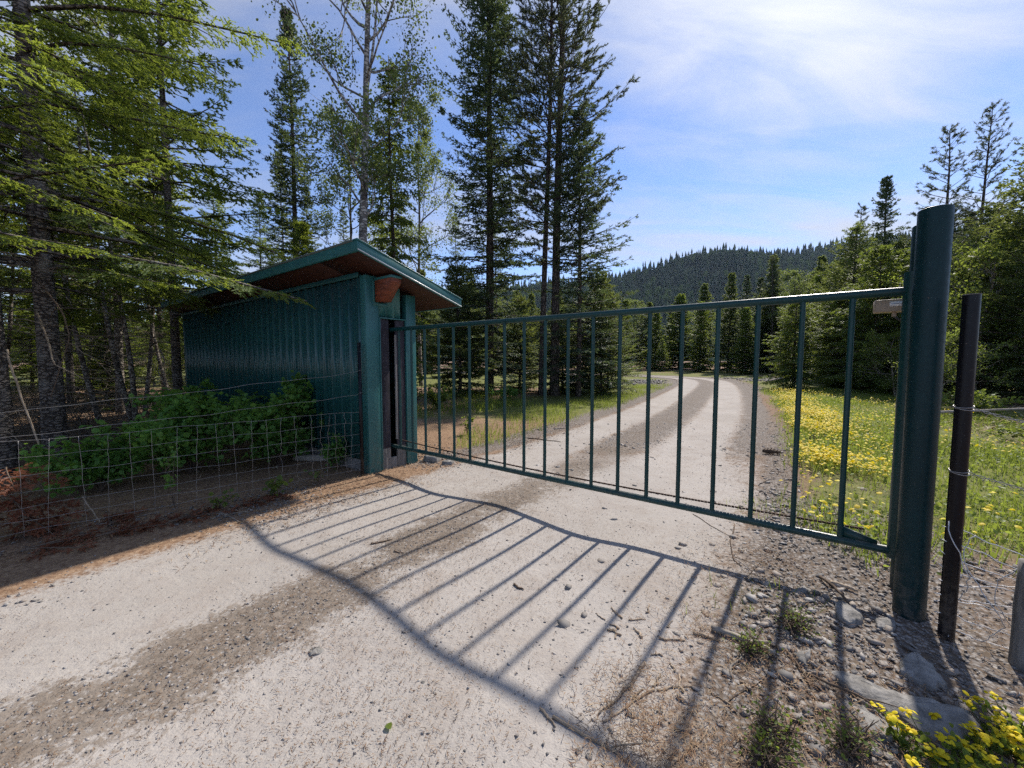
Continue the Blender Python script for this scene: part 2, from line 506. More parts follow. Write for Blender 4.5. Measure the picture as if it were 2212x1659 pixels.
# ------------------------------------------------------------------ the lie of the land
ROAD_C = np.array([(-9.0, -8.0), (-5.2, -3.0), (-3.2, -0.4), (-1.95, 1.36), (-1.68, 1.79), (-1.21, 2.39), (-0.45, 3.40), (1.17, 5.52), (2.95, 8.10), (5.55, 12.08),
                   (10.9, 21.4), (14.4, 28.5), (15.2, 33.5), (12.6, 38.0), (6.5, 41.5), (-5.0, 46.0), (-30.0, 52.0)])
for _ in range(3):      # round the corners
    a, b_ = ROAD_C[:-1], ROAD_C[1:]
    mids = np.stack([a * .75 + b_ * .25, a * .25 + b_ * .75], 1).reshape(-1, 2)
    ROAD_C = np.concatenate([ROAD_C[:1], mids, ROAD_C[-1:]])
_seg = ROAD_C[1:] - ROAD_C[:-1]
_len = np.hypot(*_seg.T)
ROAD_S = np.concatenate([[0], np.cumsum(_len)])


def road_t(x, y):
    """signed distance right of the road's centre line"""
    x, y = np.asarray(x, float), np.asarray(y, float)
    shp = x.shape
    x, y = x.ravel(), y.ravel()
    best = np.full(x.shape, 1e9)
    out = np.zeros(x.shape)
    for (ax, ay), (dx, dy), L in zip(ROAD_C[:-1], _seg, _len):
        q = np.clip(((x - ax) * dx + (y - ay) * dy) / L ** 2, 0, 1)
        ex, ey = x - ax - q * dx, y - ay - q * dy
        d = ex * ex + ey * ey
        sgn = np.where(ex * dy - ey * dx > 0, 1.0, -1.0)
        k = d < best
        best = np.where(k, d, best)
        out = np.where(k, sgn * np.sqrt(d), out)
    return out.reshape(shp)


def wav(x, y, f, s):
    """cheap smooth noise, about -1..1"""
    r = np.random.default_rng(s)
    o = 0
    for _ in range(5):
        a = r.uniform(0, 6.28)
        k = f * r.uniform(0.6, 1.7)
        o = o + np.sin(k * (x * np.cos(a) + y * np.sin(a)) + r.uniform(0, 6.28))
    return o / 2.6


def sstep(v, a, b):
    t = np.clip((v - a) / (b - a), 0, 1)
    return t * t * (3 - 2 * t)


def lie(x, y, t=None):
    x, y = np.asarray(x, float), np.asarray(y, float)
    if t is None:
        t = road_t(x, y)
    at = np.abs(t)
    z = -0.028 * np.exp(-((at - 0.95) / 0.38) ** 2) + 0.012 * np.exp(-(t / 0.3) ** 2)
    off = sstep(at, 1.7, 3.5)
    z = z + off * (0.035 * wav(x, y, 0.9, 1) + 0.018 * wav(x, y, 2.6, 2)) + 0.006 * wav(x, y, 4.5, 3)
    z = z + 0.03 * np.exp(-((t - 2.6) / 0.5) ** 2) * sstep(y, -1, 3)
    far = sstep(np.hypot(x, y), 12, 60)
    z = z + far * 0.25 * wav(x, y, 0.07, 4)
    return z


def masks(x, y, t):
    at = np.abs(t)
    nz = wav(x, y, 1.7, 11)
    nz2 = wav(x, y, 5.0, 12)
    near = sstep(y, 16, 9)
    dust = np.where(t > 0, sstep(t, 2.45, 1.75) * (1 - 0.2 * sstep(t, 1.4, 2.0)), sstep(-t, 1.85, 1.25))
    lane = np.exp(-((at - 1.0) / 0.52) ** 4)
    fy = sstep(y, 3.8, 7.0)
    dust = dust * (1 - 0.75 * fy * (1 - lane))
    strip = np.exp(-(np.abs(t + 0.03 + 0.07 * nz) / 0.36) ** 2.6) * (0.80 + 0.25 * nz2)
    strip = strip * (1 - 0.55 * sstep(y, 4.5, 9))
    litter = sstep(t, -1.2, -1.7) * sstep(t, -4.3, -3.0) * sstep(y, 9, 6)
    litter = np.maximum(litter, 0.75 * sstep(t, -1.5, -2.2) * sstep(y, 13, 8) * sstep(t, -7, -5))
    litter = np.maximum(litter, 0.6 * sstep(t, 9, 11) * sstep(t, 16, 13))
    gravel = sstep(t, 1.75, 2.35) * sstep(t, 4.4 - 1.7 * sstep(y, 3.0, 4.2), 2.7 - 0.6 * sstep(y, 3.0, 4.2)) * sstep(y, 14, 6)
    gravel = np.maximum(gravel, 0.8 * sstep(at, 3.2, 2.2) * sstep(at, 1.4, 2.0) * sstep(y, 12, 20))
    # crushed rock spilled beside the bend
    gravel = np.maximum(gravel, sstep(at, 2.0, 3.0) * np.exp(-(((x - 8) / 4.5) ** 4 + ((y - 26 - 0.3 * (x - 8)) / 2.2) ** 4)))
    gravel = np.maximum(gravel, sstep(at, 2.0, 3.0) * np.exp(-(((x - 22) / 5) ** 4 + ((y - 31) / 3.5) ** 4)))
    gravel = np.maximum(gravel, 0.8 * fy * sstep(at, 2.4, 2.0) * (1 - lane))
    grass = np.maximum(sstep(t, 2.1, 2.9) * sstep(t, 10.5, 8.0) * sstep(y, 2.2, 3.4),
                       sstep(t, -1.7, -2.2) * sstep(t, -8.5, -3.6) * sstep(y, 6.4, 8.0))
    grass = np.maximum(grass, sstep(y, 18, 24) * sstep(at, 2.0, 3.0) * sstep(y, 60, 50))
    grass = np.clip(grass + 0.25 * nz, 0, 1) * np.clip(grass * 3, 0, 1)
    return dict(dust=np.clip(dust, 0, 1), strip=np.clip(strip, 0, 1), litter=np.clip(litter, 0, 1), gravel=np.clip(gravel, 0, 1), grassm=grass)


def grid_mesh(name, X, Y, Z, mat, att):
    ny, nx = X.shape
    i, j = np.meshgrid(np.arange(ny - 1), np.arange(nx - 1), indexing='ij')
    q = (i * nx + j).ravel()
    F = np.stack([q, q + 1, q + nx + 1, q + nx], 1)
    return build(name, np.stack([X, Y, Z], -1).reshape(-1, 3), F, mat, None, True, {k: v.ravel() for k, v in att.items()})


def grow(a, b, step, ratio, lim):
    """fine steps over a..b, then growing out to -lim..lim"""
    core = np.arange(a, b, step)
    o, s, out = core[-1], step, []
    while o < lim:
        s *= ratio
        o += s
        out.append(o)
    o, s, inn = core[0], step, []
    while o > -lim:
        s *= ratio
        o -= s
        inn.append(o)
    return np.concatenate([inn[::-1], core, out])


gx = grow(-6.0, 6.5, 0.115, 1.11, 1900)
gy = grow(0.4, 8.5, 0.115, 1.11, 1900)
X, Y = np.meshgrid(gx, gy)
T = road_t(X, Y)
Z = lie(X, Y, T) - 0.035 * sstep(T, 2.15, 1.85) * sstep(-T, 1.85, 1.55)
tag(grid_mesh('ground', X, Y, Z, MAT_EARTH, masks(X, Y, T)), 'forest clearing ground with needle litter, weeds and gravel', kind='structure')

# the track: its own sheet, ragged along both edges
ss = [6.0]
while ss[-1] < ROAD_S[-1] - 2:
    px = np.interp(ss[-1], ROAD_S, ROAD_C[:, 0])
    py = np.interp(ss[-1], ROAD_S, ROAD_C[:, 1])
    ss.append(ss[-1] + max(0.06, 0.016 * math.hypot(px, py)))
ss = np.array(ss)
cx_ = np.interp(ss, ROAD_S, ROAD_C[:, 0])
cy_ = np.interp(ss, ROAD_S, ROAD_C[:, 1])
tg = norm(np.stack([np.gradient(cx_), np.gradient(cy_)], 1))
tt = np.linspace(-1, 1, 45)
edge_r = 2.18 + 0.07 * wav(ss, ss * 0, 3.0, 21) + 0.05 * wav(ss, ss * 0, 9.0, 22)
edge_l = 1.86 + 0.07 * wav(ss, ss * 0, 3.0, 23) + 0.05 * wav(ss, ss * 0, 9.0, 24)
tw = np.where(tt[None] > 0, tt[None] * edge_r[:, None], tt[None] * edge_l[:, None])
X = cx_[:, None] + tg[:, 1:2] * tw
Y = cy_[:, None] - tg[:, 0:1] * tw
Z = lie(X, Y, tw) + 0.006
grid_mesh_o = grid_mesh('road', X, Y, Z, MAT_EARTH, masks(X, Y, tw))
tag(grid_mesh_o, 'pale dusty gravel track with two wheel ruts and a darker crown', kind='structure')

# hill across the valley
hx = np.linspace(-1500, 1850, 140)
hy = np.linspace(330, 1500, 60)
X, Y = np.meshgrid(hx, hy)


def hill_z(x, y):
    ridge = np.interp(x, [-1500, -500, -7, 230, 466, 853, 1052, 1900], [60, 120, 172, 192, 240, 286, 308, 350])
    r = ridge * (1 + 0.02 * wav(x, y, 0.012, 31))
    return -3 + r * sstep(y, 330, 1010) + 9 * wav(x, y, 0.01, 32) * sstep(y, 380, 600) * sstep(y, 1010, 900)


tag(grid_mesh('hill', X, Y, hill_z(X, Y), MAT_HILL, {}), 'long wooded hill across the valley', kind='structure')


def scatter_z(xy):
    return lie(xy[:, 0], xy[:, 1])


# ------------------------------------------------------------------ gate frame of reference
GD = np.array([0.80722, -0.59025])      # along the gate, toward the near post
GN = np.array([0.59025, 0.80722])       # across it, away from the camera


def gp(n, s, z=0.0):
    p = GN * n + GD * s
    return np.array([p[0], p[1], z])


def gbox(name, n0, n1, s0, s1, z0, z1, mat, parent, bev=0.003):
    c = [gp(n, s, z) for z in (z0, z1) for n, s in ((n0, s0), (n0, s1), (n1, s1), (n1, s0))]
    V, F = boxpts(c)
    o = build(name, V, F[:, ::-1], mat, parent)
    if bev:
        bevelled(o, bev, 2)
    return o


def pipe(name, p0, p1, r, mat, parent=None, n=20):
    V, F = tube(np.array([p0, p1]), r, n)
    o = build(name, V, F, mat, parent, True)
    md = o.modifiers.new('edge', 'EDGE_SPLIT')
    md.split_angle = RAD(40)
    return o

# ------------------------------------------------------------------ sliding gate
gate = placed('sliding_gate', tuple(gp(3.283, 0.555)), 'dark green steel pipe gate with upright pickets across the track', 'gate')
RZ0, RZ1, GNN = 0.31, 1.91, 3.283
pipe('top_rail', gp(GNN, -4.75, RZ1), gp(GNN, 0.55, RZ1), 0.027, MAT_GATE, gate)
pipe('bottom_rail', gp(GNN, -4.75, RZ0), gp(GNN, 0.55, RZ0), 0.026, MAT_GATE, gate)
picket0 = None
for i in range(19):
    s_ = -4.487 + 0.213 + i * 0.2535
    if picket0 is None:
        V, F = tube(np.array([(0, 0, RZ0 + 0.02), (0, 0, RZ1 - 0.02)]), 0.0165, 16, False)
        picket0 = build('picket', V, F, MAT_GATE, gate, True)
        pk = picket0
    else:
        pk = picket0.copy()
        COL.objects.link(pk)
        pk.parent = gate
        pk.matrix_parent_inverse = Matrix.Translation(-gate.location)
    pk.location = gp(GNN, s_, 0)
stile = pipe('end_stile', gp(GNN, 0.56, 0.27), gp(GNN, 0.56, 2.02), 0.046, MAT_GATE, gate)
# welded gusset in the lower corner
V = [gp(n, s, z) for n in (GNN - 0.006, GNN + 0.006) for s, z in ((0.29, RZ0 + .02), (0.47, RZ0 + .02), (0.47, RZ0 + .045), (0.29, RZ0 + 0.10))]
build('gusset_plate', *boxpts(V), MAT_GATE, gate)
gbox('roller_tab', GNN - 0.012, GNN + 0.012, 0.285, 0.30, RZ0 + .02, RZ0 + 0.145, MAT_TRIM, gate)

for n_, s_, hgt, lab in ((3.137, 0.601, 2.33, 'thick dark green pipe gate post standing nearest the camera'),
                         (3.432, 0.632, 2.32, 'dark green pipe post half hidden behind the big gate post')):
    pst = placed('gate_post', tuple(gp(n_, s_)), lab, 'gate post')
    zb = float(lie(*gp(n_, s_)[:2])) - 0.15
    pipe('shaft', gp(n_, s_, zb), gp(n_, s_, hgt - 0.004), 0.0705, MAT_POST, pst, 40)
    a = np.linspace(0, np.pi / 2, 5)
    V, F = tube(np.array([gp(n_, s_, hgt - 0.004 + 0.006 * math.sin(q)) for q in a]), 0.0705 * (0.985 - 0.12 * (1 - np.cos(a))), 40)
    build('cap', V, F, MAT_POST, pst, True)

# roller chain that drives the gate, stretched low along the inner side
ch = []
for i in range(200):
    s_ = -4.3 + i * 0.0236
    z = 0.40 - 0.045 * math.sin(math.pi * i / 199)
    w = 0.005 if i % 2 else 0.008
    c = [gp(3.322 + dn, s_ + ds, z + dz) for dz in (-0.006, 0.006) for dn, ds in ((-w, -.010), (-w, .010), (w, .010), (w, -.010))]
    ch.append(boxpts(c))
ac = Acc()
for V, F in ch:
    ac.add(V, F)
tag(ac.build('drive_chain', MAT_RUST), 'rusty drive chain stretched low along the inside of the gate', 'chain')

# weatherproof box behind the gate's end
cb = placed('control_box', tuple(gp(3.40, 0.47, 1.78)), 'small tan control box with white sticker under the top rail', 'control box')
cas = gbox('casing', 3.355, 3.45, 0.405, 0.565, 1.80, 1.877, MAT_TAN, cb, 0.006)
lab = gbox('sticker', 3.3525, 3.3545, 0.470, 0.560, 1.833, 1.862, MAT_LABEL, cb, 0)
gbox('printed_line', 3.3512, 3.3522, 0.478, 0.545, 1.846, 1.850, MAT_PRINT, cb, 0)
pipe('cable_gland', gp(3.40, 0.50, 1.80), gp(3.40, 0.50, 1.772), 0.012, MAT_TAN, cb, 12)
tq = np.linspace(0, 1, 14)
V, F = tube(np.array([gp(3.40, 0.50 + 0.075 * q, 1.775 - 0.09 * q + 0.05 * q * q) for q in tq]), 0.005, 8)
build('cable', V, F, MAT_CABLE, cb, True)

# ------------------------------------------------------------------ shed that takes the gate
shed = placed('gate_shed', tuple(gp(2.91, -4.42)), 'long narrow teal metal shed with overhanging red soffit, slot for the gate', 'shed')
S0, S1, NA, NB = -4.42, -12.06, 2.91, 3.66
SL = -0.2739


def roofz(n):
    return 2.632 + SL * (n - NA)


def sheet_profile(length, pitch=0.2286, off=0.0):
    """ribbed sheet: (position along, height of profile)"""
    pts = [(0.0, 0.0)]
    k = off
    while k < length - 0.05:
        for dx, h in ((0.0, 0.0), (0.010, 0.030), (0.030, 0.030), (0.040, 0.0), (0.100, 0.0), (0.106, 0.0035), (0.114, 0.0), (0.158, 0.0), (0.164, 0.0035), (0.172, 0.0)):
            if 0 < k + dx < length:
                pts.append((k + dx, h))
        k += pitch
    pts.append((length, 0.0))
    return pts


def side_panel(s_from, s_to, nplane, outward, z0, ztop, name='wall_panel'):
    L = abs(s_to - s_from)
    sg = 1 if s_to > s_from else -1
    pr = sheet_profile(L, off=0.02)
    V, F = [], []
    for i, (x, h) in enumerate(pr):
        n_ = nplane + outward * h
        for z in (z0, ztop):
            V.append(gp(n_, s_from + sg * x, z))
        V.append(gp(nplane - outward * 0.012, s_from + sg * x, z0))
        V.append(gp(nplane - outward * 0.012, s_from + sg * x, ztop))
        if i:
            a, b = (i - 1) * 4, i * 4
            F += [[a, b, b + 1], [a, b + 1, a + 1], [a + 2, b + 3, b + 2], [a + 2, a + 3, b + 3], [a + 1, b + 1, b + 3], [a + 1, b + 3, a + 3], [a, b + 2, b], [a, a + 2, b + 2]]
    return build(name, V, F, MAT_SHEET, shed)


w = 0.9144
k, s_ = 0, S0 - 0.115
while s_ > S1 + 0.1:
    e_ = max(s_ - w, S1 + 0.09)
    side_panel(s_ - 0.0015, e_ + 0.0015, NA, -1, 0.16 if True else 0, roofz(NA) - 0.03)
    side_panel(s_ - 0.0015, e_ + 0.0015, NB, 1, 0.16, roofz(NB) - 0.03)
    s_ = e_
    k += 1
gbox('base_board', NA + 0.002, NA + 0.04, S1 + .02, S0 - .12, 0.0, 0.20, MAT_GREYBOARD, shed)
gbox('base_board', NB - 0.04, NB - 0.002, S1 + .02, S0 - .12, 0.0, 0.20, MAT_GREYBOARD, shed)
gbox('wall_top_trim', NA - 0.041, NA - 0.032, S1 + 0.0, S0 - 0.12, roofz(NA) - 0.075, roofz(NA) - 0.012, MAT_SHEET, shed)
# corner posts (folded trim)
gbox('corner_trim', NA - 0.022, NA + 0.165, S0 - 0.115, S0 + 0.012, 0.0, roofz(NA) - 0.055, MAT_TRIM, shed, 0.006)
gbox('corner_trim', NB - 0.145, NB + 0.022, S0 - 0.115, S0 + 0.012, 0.0, roofz(NB) - 0.02, MAT_TRIM, shed, 0.006)
gbox('corner_trim', NA - 0.022, NA + 0.12, S1, S1 + 0.09, 0.0, roofz(NA) - 0.03, MAT_SHEET, shed, 0.006)
gbox('corner_trim', NB - 0.12, NB + 0.022, S1, S1 + 0.09, 0.0, roofz(NB) - 0.02, MAT_SHEET, shed, 0.006)
gbox('back_panel', NA + 0.122, NB - 0.122, S1 + 0.02, S1 + 0.05, 0.1, roofz(NB) - 0.05, MAT_SHEET, shed)
# front: ribbed sheet over the slot
V, F = [], []
fx = [(0.0, 0.0), (0.10, 0.0), (0.103, 0.008), (0.109, 0.008), (0.112, 0), (0.19, 0), (0.205, 0.016), (0.23, 0.016), (0.245, 0), (0.34, 0)]
NF0 = NA + 0.17
for i, (x, h) in enumerate(fx):
    n_ = NF0 + x
    V += [gp(n_, S0 + 0.002 + h, 2.062), gp(n_, S0 + 0.002 + h, roofz(n_) - 0.02), gp(n_, S0 - 0.05, 2.062), gp(n_, S0 - 0.05, roofz(n_) - 0.02)]
    if i:
        a, b = (i - 1) * 4, i * 4
        F += [[a, b, b + 1], [a, b + 1, a + 1], [a + 2, b + 3, b + 2], [a + 2, a + 3, b + 3], [a, b + 2, b], [a, a + 2, b + 2]]
build('header_panel', V, F, MAT_TRIM, shed)
gbox('header_trim', NF0, NB - 0.147, S0 - 0.045, S0 + 0.021, 2.045, 2.060, MAT_TRIM, shed)
gbox('jamb_trim', NF0 - 0.003, NF0 + 0.012, S0 - 0.02, S0 + 0.022, 0.02, 2.043, MAT_TRIM, shed)
gbox('jamb_trim', NB - 0.162, NB - 0.147, S0 - 0.02, S0 + 0.022, 0.02, 2.043, MAT_TRIM, shed)
gbox('door_board', NF0 + 0.014, 3.238, S0 - 0.035, S0 - 0.008, 0.30, 2.040, MAT_DARKPLY, shed)
gbox('door_board', 3.345, NB - 0.164, S0 - 0.035, S0 - 0.008, 0.30, 2.040, MAT_DARKPLY, shed)
gbox('kick_board', NF0 + 0.014, 3.238, S0 - 0.037, S0 - 0.010, 0.0, 0.297, MAT_GREYBOARD, shed)
gbox('kick_board', 3.241, 3.342, S0 - 0.040, S0 - 0.016, 0.0, 0.155, MAT_GREYBOARD, shed)
gbox('kick_board', 3.345, NB - 0.164, S0 - 0.037, S0 - 0.010, 0.0, 0.297, MAT_GREYBOARD, shed)
gbox('rubber_flap', 3.318, 3.352, S0 - 0.006, S0 + 0.004, 0.40, 1.84, MAT_GREYBOARD, shed)
gbox('inner_floor', NA + 0.06, NB - 0.06, S1 + 0.1, S0 - 0.12, 0.005, 0.02, MAT_INSIDE, shed, 0)
# roof: soffit board, fascias, drip edge with its highlight painted white, top sheet
N0, N1, SF, SB = 2.53, 4.20, -4.0, -12.2


def slab(name, n0, n1, s0, s1, lo, hi, mat, bev=0.0):
    c = [gp(n, s, roofz(n) + d) for d in (lo, hi) for n, s in ((n0, s0), (n0, s1), (n1, s1), (n1, s0))]
    V, F = boxpts(c)
    o = build(name, V, F, mat, shed)
    if bev:
        bevelled(o, bev, 2)
    return o


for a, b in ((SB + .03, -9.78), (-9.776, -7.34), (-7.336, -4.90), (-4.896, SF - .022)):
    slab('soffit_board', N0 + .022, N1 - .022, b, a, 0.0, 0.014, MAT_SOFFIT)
slab('fascia_board', N0, N0 + .02, SF, SB, -0.012, 0.105, MAT_TRIM, 0.003)
slab('rake_board', N0 + .0215, N1, SF, SF - .02, -0.008, 0.105, MAT_TRIM, 0.003)
slab('rake_drip_highlight', N0 + .004, N1 + .002, SF + 0.008, SF + 0.0015, 0.002, 0.014, MAT_DRIP)  # bright line along the rake: drip-edge highlight put in as a white strip
slab('fascia_board', N1 - .02, N1, SF - .0215, SB, -0.008, 0.105, MAT_TRIM, 0.003)
slab('rake_board', N0 + .0215, N1 - .0215, SB + .02, SB, -0.008, 0.105, MAT_TRIM, 0.003)
slab('rake_cap', N0 - .006, N1 + .012, SF + .012, SF - .09, 0.107, 0.125, MAT_TRIM, 0.004)
slab('roof_sheet', N0 - .015, N1 + .02, SF - .092, SB - .01, 0.107, 0.119, MAT_ROOF)
i = 0
s_ = SF - 0.2
while s_ > SB:
    slab('roof_rib', N0 - .014, N1 + .019, s_, s_ - 0.035, 0.1195, 0.136, MAT_ROOF, 0.006)
    s_ -= 0.457
# lookout beam carrying the rake, cut at an angle
bm = [(3.02, 3.17)]
prof = [(S0 + 0.013, roofz(3.02) - 0.045), (SF - 0.06, roofz(3.02) - 0.045), (SF - 0.06, 2.47), (SF - 0.27, 2.25), (S0 + 0.013, 2.25)]
V = [gp(n, s, z) for n in (3.02, 3.17) for s, z in prof]
F = [[0, 1, 2], [0, 2, 3], [0, 3, 4], [5, 7, 6], [5, 8, 7], [5, 9, 8]]
for a in range(5):
    b = (a + 1) % 5
    F += [[a, 5 + b, b], [a, 5 + a, 5 + b]]
bevelled(build('lookout_beam', V, F, MAT_BEAM, shed), 0.002, 1)
gbox('beam_flashing', 2.985, 3.20, S0 + 0.0125, S0 + 0.024, 2.205, 2.245, MAT_TRIM, shed)
gbox('beam_flashing', 2.985, 3.017, S0 + 0.0125, S0 + 0.024, 2.248, 2.53, MAT_TRIM, shed)
gbox('beam_hood', 3.012, 3.178, S0 + 0.014, SF - 0.05, roofz(3.178) - 0.038, roofz(3.178) - 0.006, MAT_TRIM, shed)

# ------------------------------------------------------------------ fences


def wire_line(p0, p1, n, wob, seed, r=0.0016, sag=0.0, kinks=0):
    g = np.random.default_rng(seed)
    q = np.linspace(0, 1, n)
    P = np.asarray(p0)[None] * (1 - q[:, None]) + np.asarray(p1)[None] * q[:, None]
    P[:, 2] -= sag * np.sin(np.pi * q)
    ph = g.uniform(0, 6.28, 6)
    P[:, 2] += wob * (np.sin(q * 23 + ph[0]) + 0.7 * np.sin(q * 51 + ph[1])) * 0.5
    P[:, 0] += wob * (np.sin(q * 17 + ph[2]) + 0.6 * np.sin(q * 41 + ph[3])) * 0.5
    if kinks:
        P[1:-1] += g.normal(0, kinks, (n - 2, 3))
    return tube(P, r, 4)


FA, FB = np.array([-1.936, 4.896]), np.array([-5.05, 2.13])
FLEN = float(np.hypot(*(FB - FA)))


def fp(s, z):
    q = s / FLEN
    p = FA + (FB - FA) * q
    return np.array([p[0], p[1], z])


lf = placed('wire_fence', (FA[0], FA[1], 0), 'sagging woven wire fence with black steel post beside the shed', 'fence')
postz = lie(*FA)
V, F = tube(np.array([(FA[0], FA[1], -0.2), (FA[0] - 0.004, FA[1], 1.72)]), 0.021, 10)
build('post', V, F, MAT_BLACK, lf, False)
zs = [0.842, 0.70, 0.555, 0.415, 0.295, 0.185, 0.09]
for i, z in enumerate(zs):
    V, F = wire_line(fp(0, z * 1.0), fp(FLEN, z), 130, 0.011, 40 + i, 0.0016)
    build('line_wire', V, F, MAT_WIRE, lf, True)
for i, (za, zb) in enumerate(((1.348, 1.00), (1.058, 0.84))):
    V, F = wire_line(fp(0, za), fp(FLEN, zb), 90, 0.012, 60 + i, 0.0017, 0.03)
    build('strand_wire', V, F, MAT_WIRE, lf, True)
    V, F = tube(np.array([(FA[0] + 0.0235 * math.cos(a), FA[1] + 0.0235 * math.sin(a), za + 0.004 * a) for a in np.linspace(0, 9.5, 40)]), 0.0019, 4)
    build('wire_tie', V, F, MAT_WIRE, lf, True)
g = np.random.default_rng(5)
s_ = 0.02
while s_ < FLEN:
    kk = 0.010 if s_ < 0.9 else 0.004
    top = fp(s_ + g.normal(0, .012), 0.845)
    bot = fp(s_ + g.normal(0, .02), 0.02)
    V, F = wire_line(bot, top, 16, kk * 1.3, 80 + int(s_ * 100), 0.0015, 0, kk * 0.45)
    build('stay_wire', V, F, MAT_WIRE, lf, True)
    s_ += 0.155 * g.uniform(0.93, 1.07) * (0.62 if s_ < 0.5 else 1.0)

RP = np.array([2.35, 1.99])
rf = placed('pipe_fence', (RP[0], RP[1], 0), 'black pipe fence post wrapped with wire beside the big gate post', 'fence')
post_o = pipe('post', (RP[0] - .004, RP[1], -0.2), (RP[0], RP[1], 1.83), 0.0325, MAT_BLACK, rf, 24)
pipe('post_rim', (RP[0], RP[1], 1.8305), (RP[0], RP[1], 1.834), 0.0335, MAT_GREYBOARD, rf, 24)
for i, z in enumerate((1.248, 0.910)):
    for k in range(2):
        V, F = tube(np.array([(RP[0] + 0.036 * math.cos(a), RP[1] + 0.036 * math.sin(a), z + 0.012 * k + 0.008 * math.sin(a + k)) for a in np.linspace(0, 6.6, 30)]), 0.0022, 5)
        build('wire_wrap', V, F, MAT_WIRE, rf, True)
    for k in range(2):      # twisted pair leading off to the right
        q = np.linspace(0, 1, 60)
        P = np.stack([RP[0] + 0.036 + 0.75 * q, RP[1] - 0.26 * q, z - 0.10 * q - 0.05 * np.sin(np.pi * q)], 1)
        P[:, 2] += 0.006 * np.sin(q * 60 + k * np.pi)
        P[:, 1] += 0.006 * np.cos(q * 60 + k * np.pi)
        V, F = tube(P, 0.0022, 5)
        build('strand_wire', V, F, MAT_WIRE, rf, True)
g = np.random.default_rng(77)
for i in range(9):      # slack woven mesh gathered at the foot of the post
    z = 0.60 - i * 0.068
    q = np.linspace(0, 1, 34)
    P = np.stack([RP[0] - 0.05 + 0.80 * q, RP[1] + 0.02 - 0.38 * q, z * (1 - 0.30 * q) + 0.02 * np.sin(q * 9 + i)], 1)
    P += np.cumsum(g.normal(0, 0.0045, P.shape), 0)
    P[:, 2] = np.maximum(P[:, 2], 0.015)
    V, F = tube(P, 0.0024, 4)
    build('mesh_wire', V, F, MAT_WIREL, rf, True)
for i in range(8):
    q = np.linspace(0, 1, 20)
    x0 = -0.02 + i * 0.095
    P = np.stack([RP[0] + x0 + 0.05 * np.sin(q * 5 + i), RP[1] - 0.04 - 0.45 * x0 + 0.04 * np.sin(q * 7 + 2 * i), 0.015 + (0.58 - 0.2 * x0) * q], 1)
    P += np.cumsum(g.normal(0, 0.006, P.shape), 0)
    V, F = tube(P, 0.0024, 4)
    build('mesh_wire', V, F, MAT_WIREL, rf, True)
st = np.linspace(0, 1, 9)
V, F = tube(np.stack([2.515 + 0.012 * st, 1.79 + 0 * st, -0.1 + 0.62 * st], 1), 0.062 * (1 - 0.06 * np.abs(np.sin(st * 5))), 14)
tag(build('timber_stub', V, F, MAT_GREYBOARD, None, True), 'short grey timber stub at the right edge behind the wire', 'post')

# ------------------------------------------------------------------ plants: generators


def fringe(acc, g, P, d, m, L, k, nl, tip, ang=50.0, spread=0.45, fat=0.62):
    """needle-fringed twigs: two rows of k needles along each twig plus one at its end"""
    n = len(P)
    if n == 0:
        return
    s = np.cross(d, m)
    ca, sa = math.cos(RAD(ang)), math.sin(RAD(ang))
    t = (np.arange(k) + 0.5) / k
    c = P[:, None] + d[:, None] * (L[:, None] * t[None])[..., None]
    hf = d[:, None] * (L[:, None, None] / k * fat)
    out, av = [], []
    for sg in (1, -1):
        nd = d[:, None] * ca + sg * s[:, None] * sa + m[:, None] * g.normal(0, spread, (n, k))[..., None]
        ln = nl * g.uniform(0.7, 1.25, (n, k)) * (1.05 - 0.45 * t[None])
        tp = c + nd * ln[..., None]
        out.append(np.stack([c - hf, c + hf, tp], 2).reshape(-1, 3))
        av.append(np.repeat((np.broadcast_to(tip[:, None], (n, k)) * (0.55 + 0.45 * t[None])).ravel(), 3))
    e = P + d * L[:, None]
    w = s * (nl * 0.4)
    out.append(np.stack([e - d * (L[:, None] / k) - w, e - d * (L[:, None] / k) + w, e + d * nl * 0.9], 1).reshape(-1, 3))
    av.append(np.repeat(tip, 3))
    acc.soup(np.concatenate(out), np.concatenate(av))


def rotz(a):
    return np.array([[math.cos(a), -math.sin(a), 0], [math.sin(a), math.cos(a), 0], [0, 0, 1]])


def branch_axis(L, up, droop, curl, n=9):
    q = np.linspace(0, 1, n)
    return np.stack([L * q * (1 - 0.06 * q), 0 * q, L * (up * q - droop * q ** 1.8 + curl * q ** 3.2)], 1)


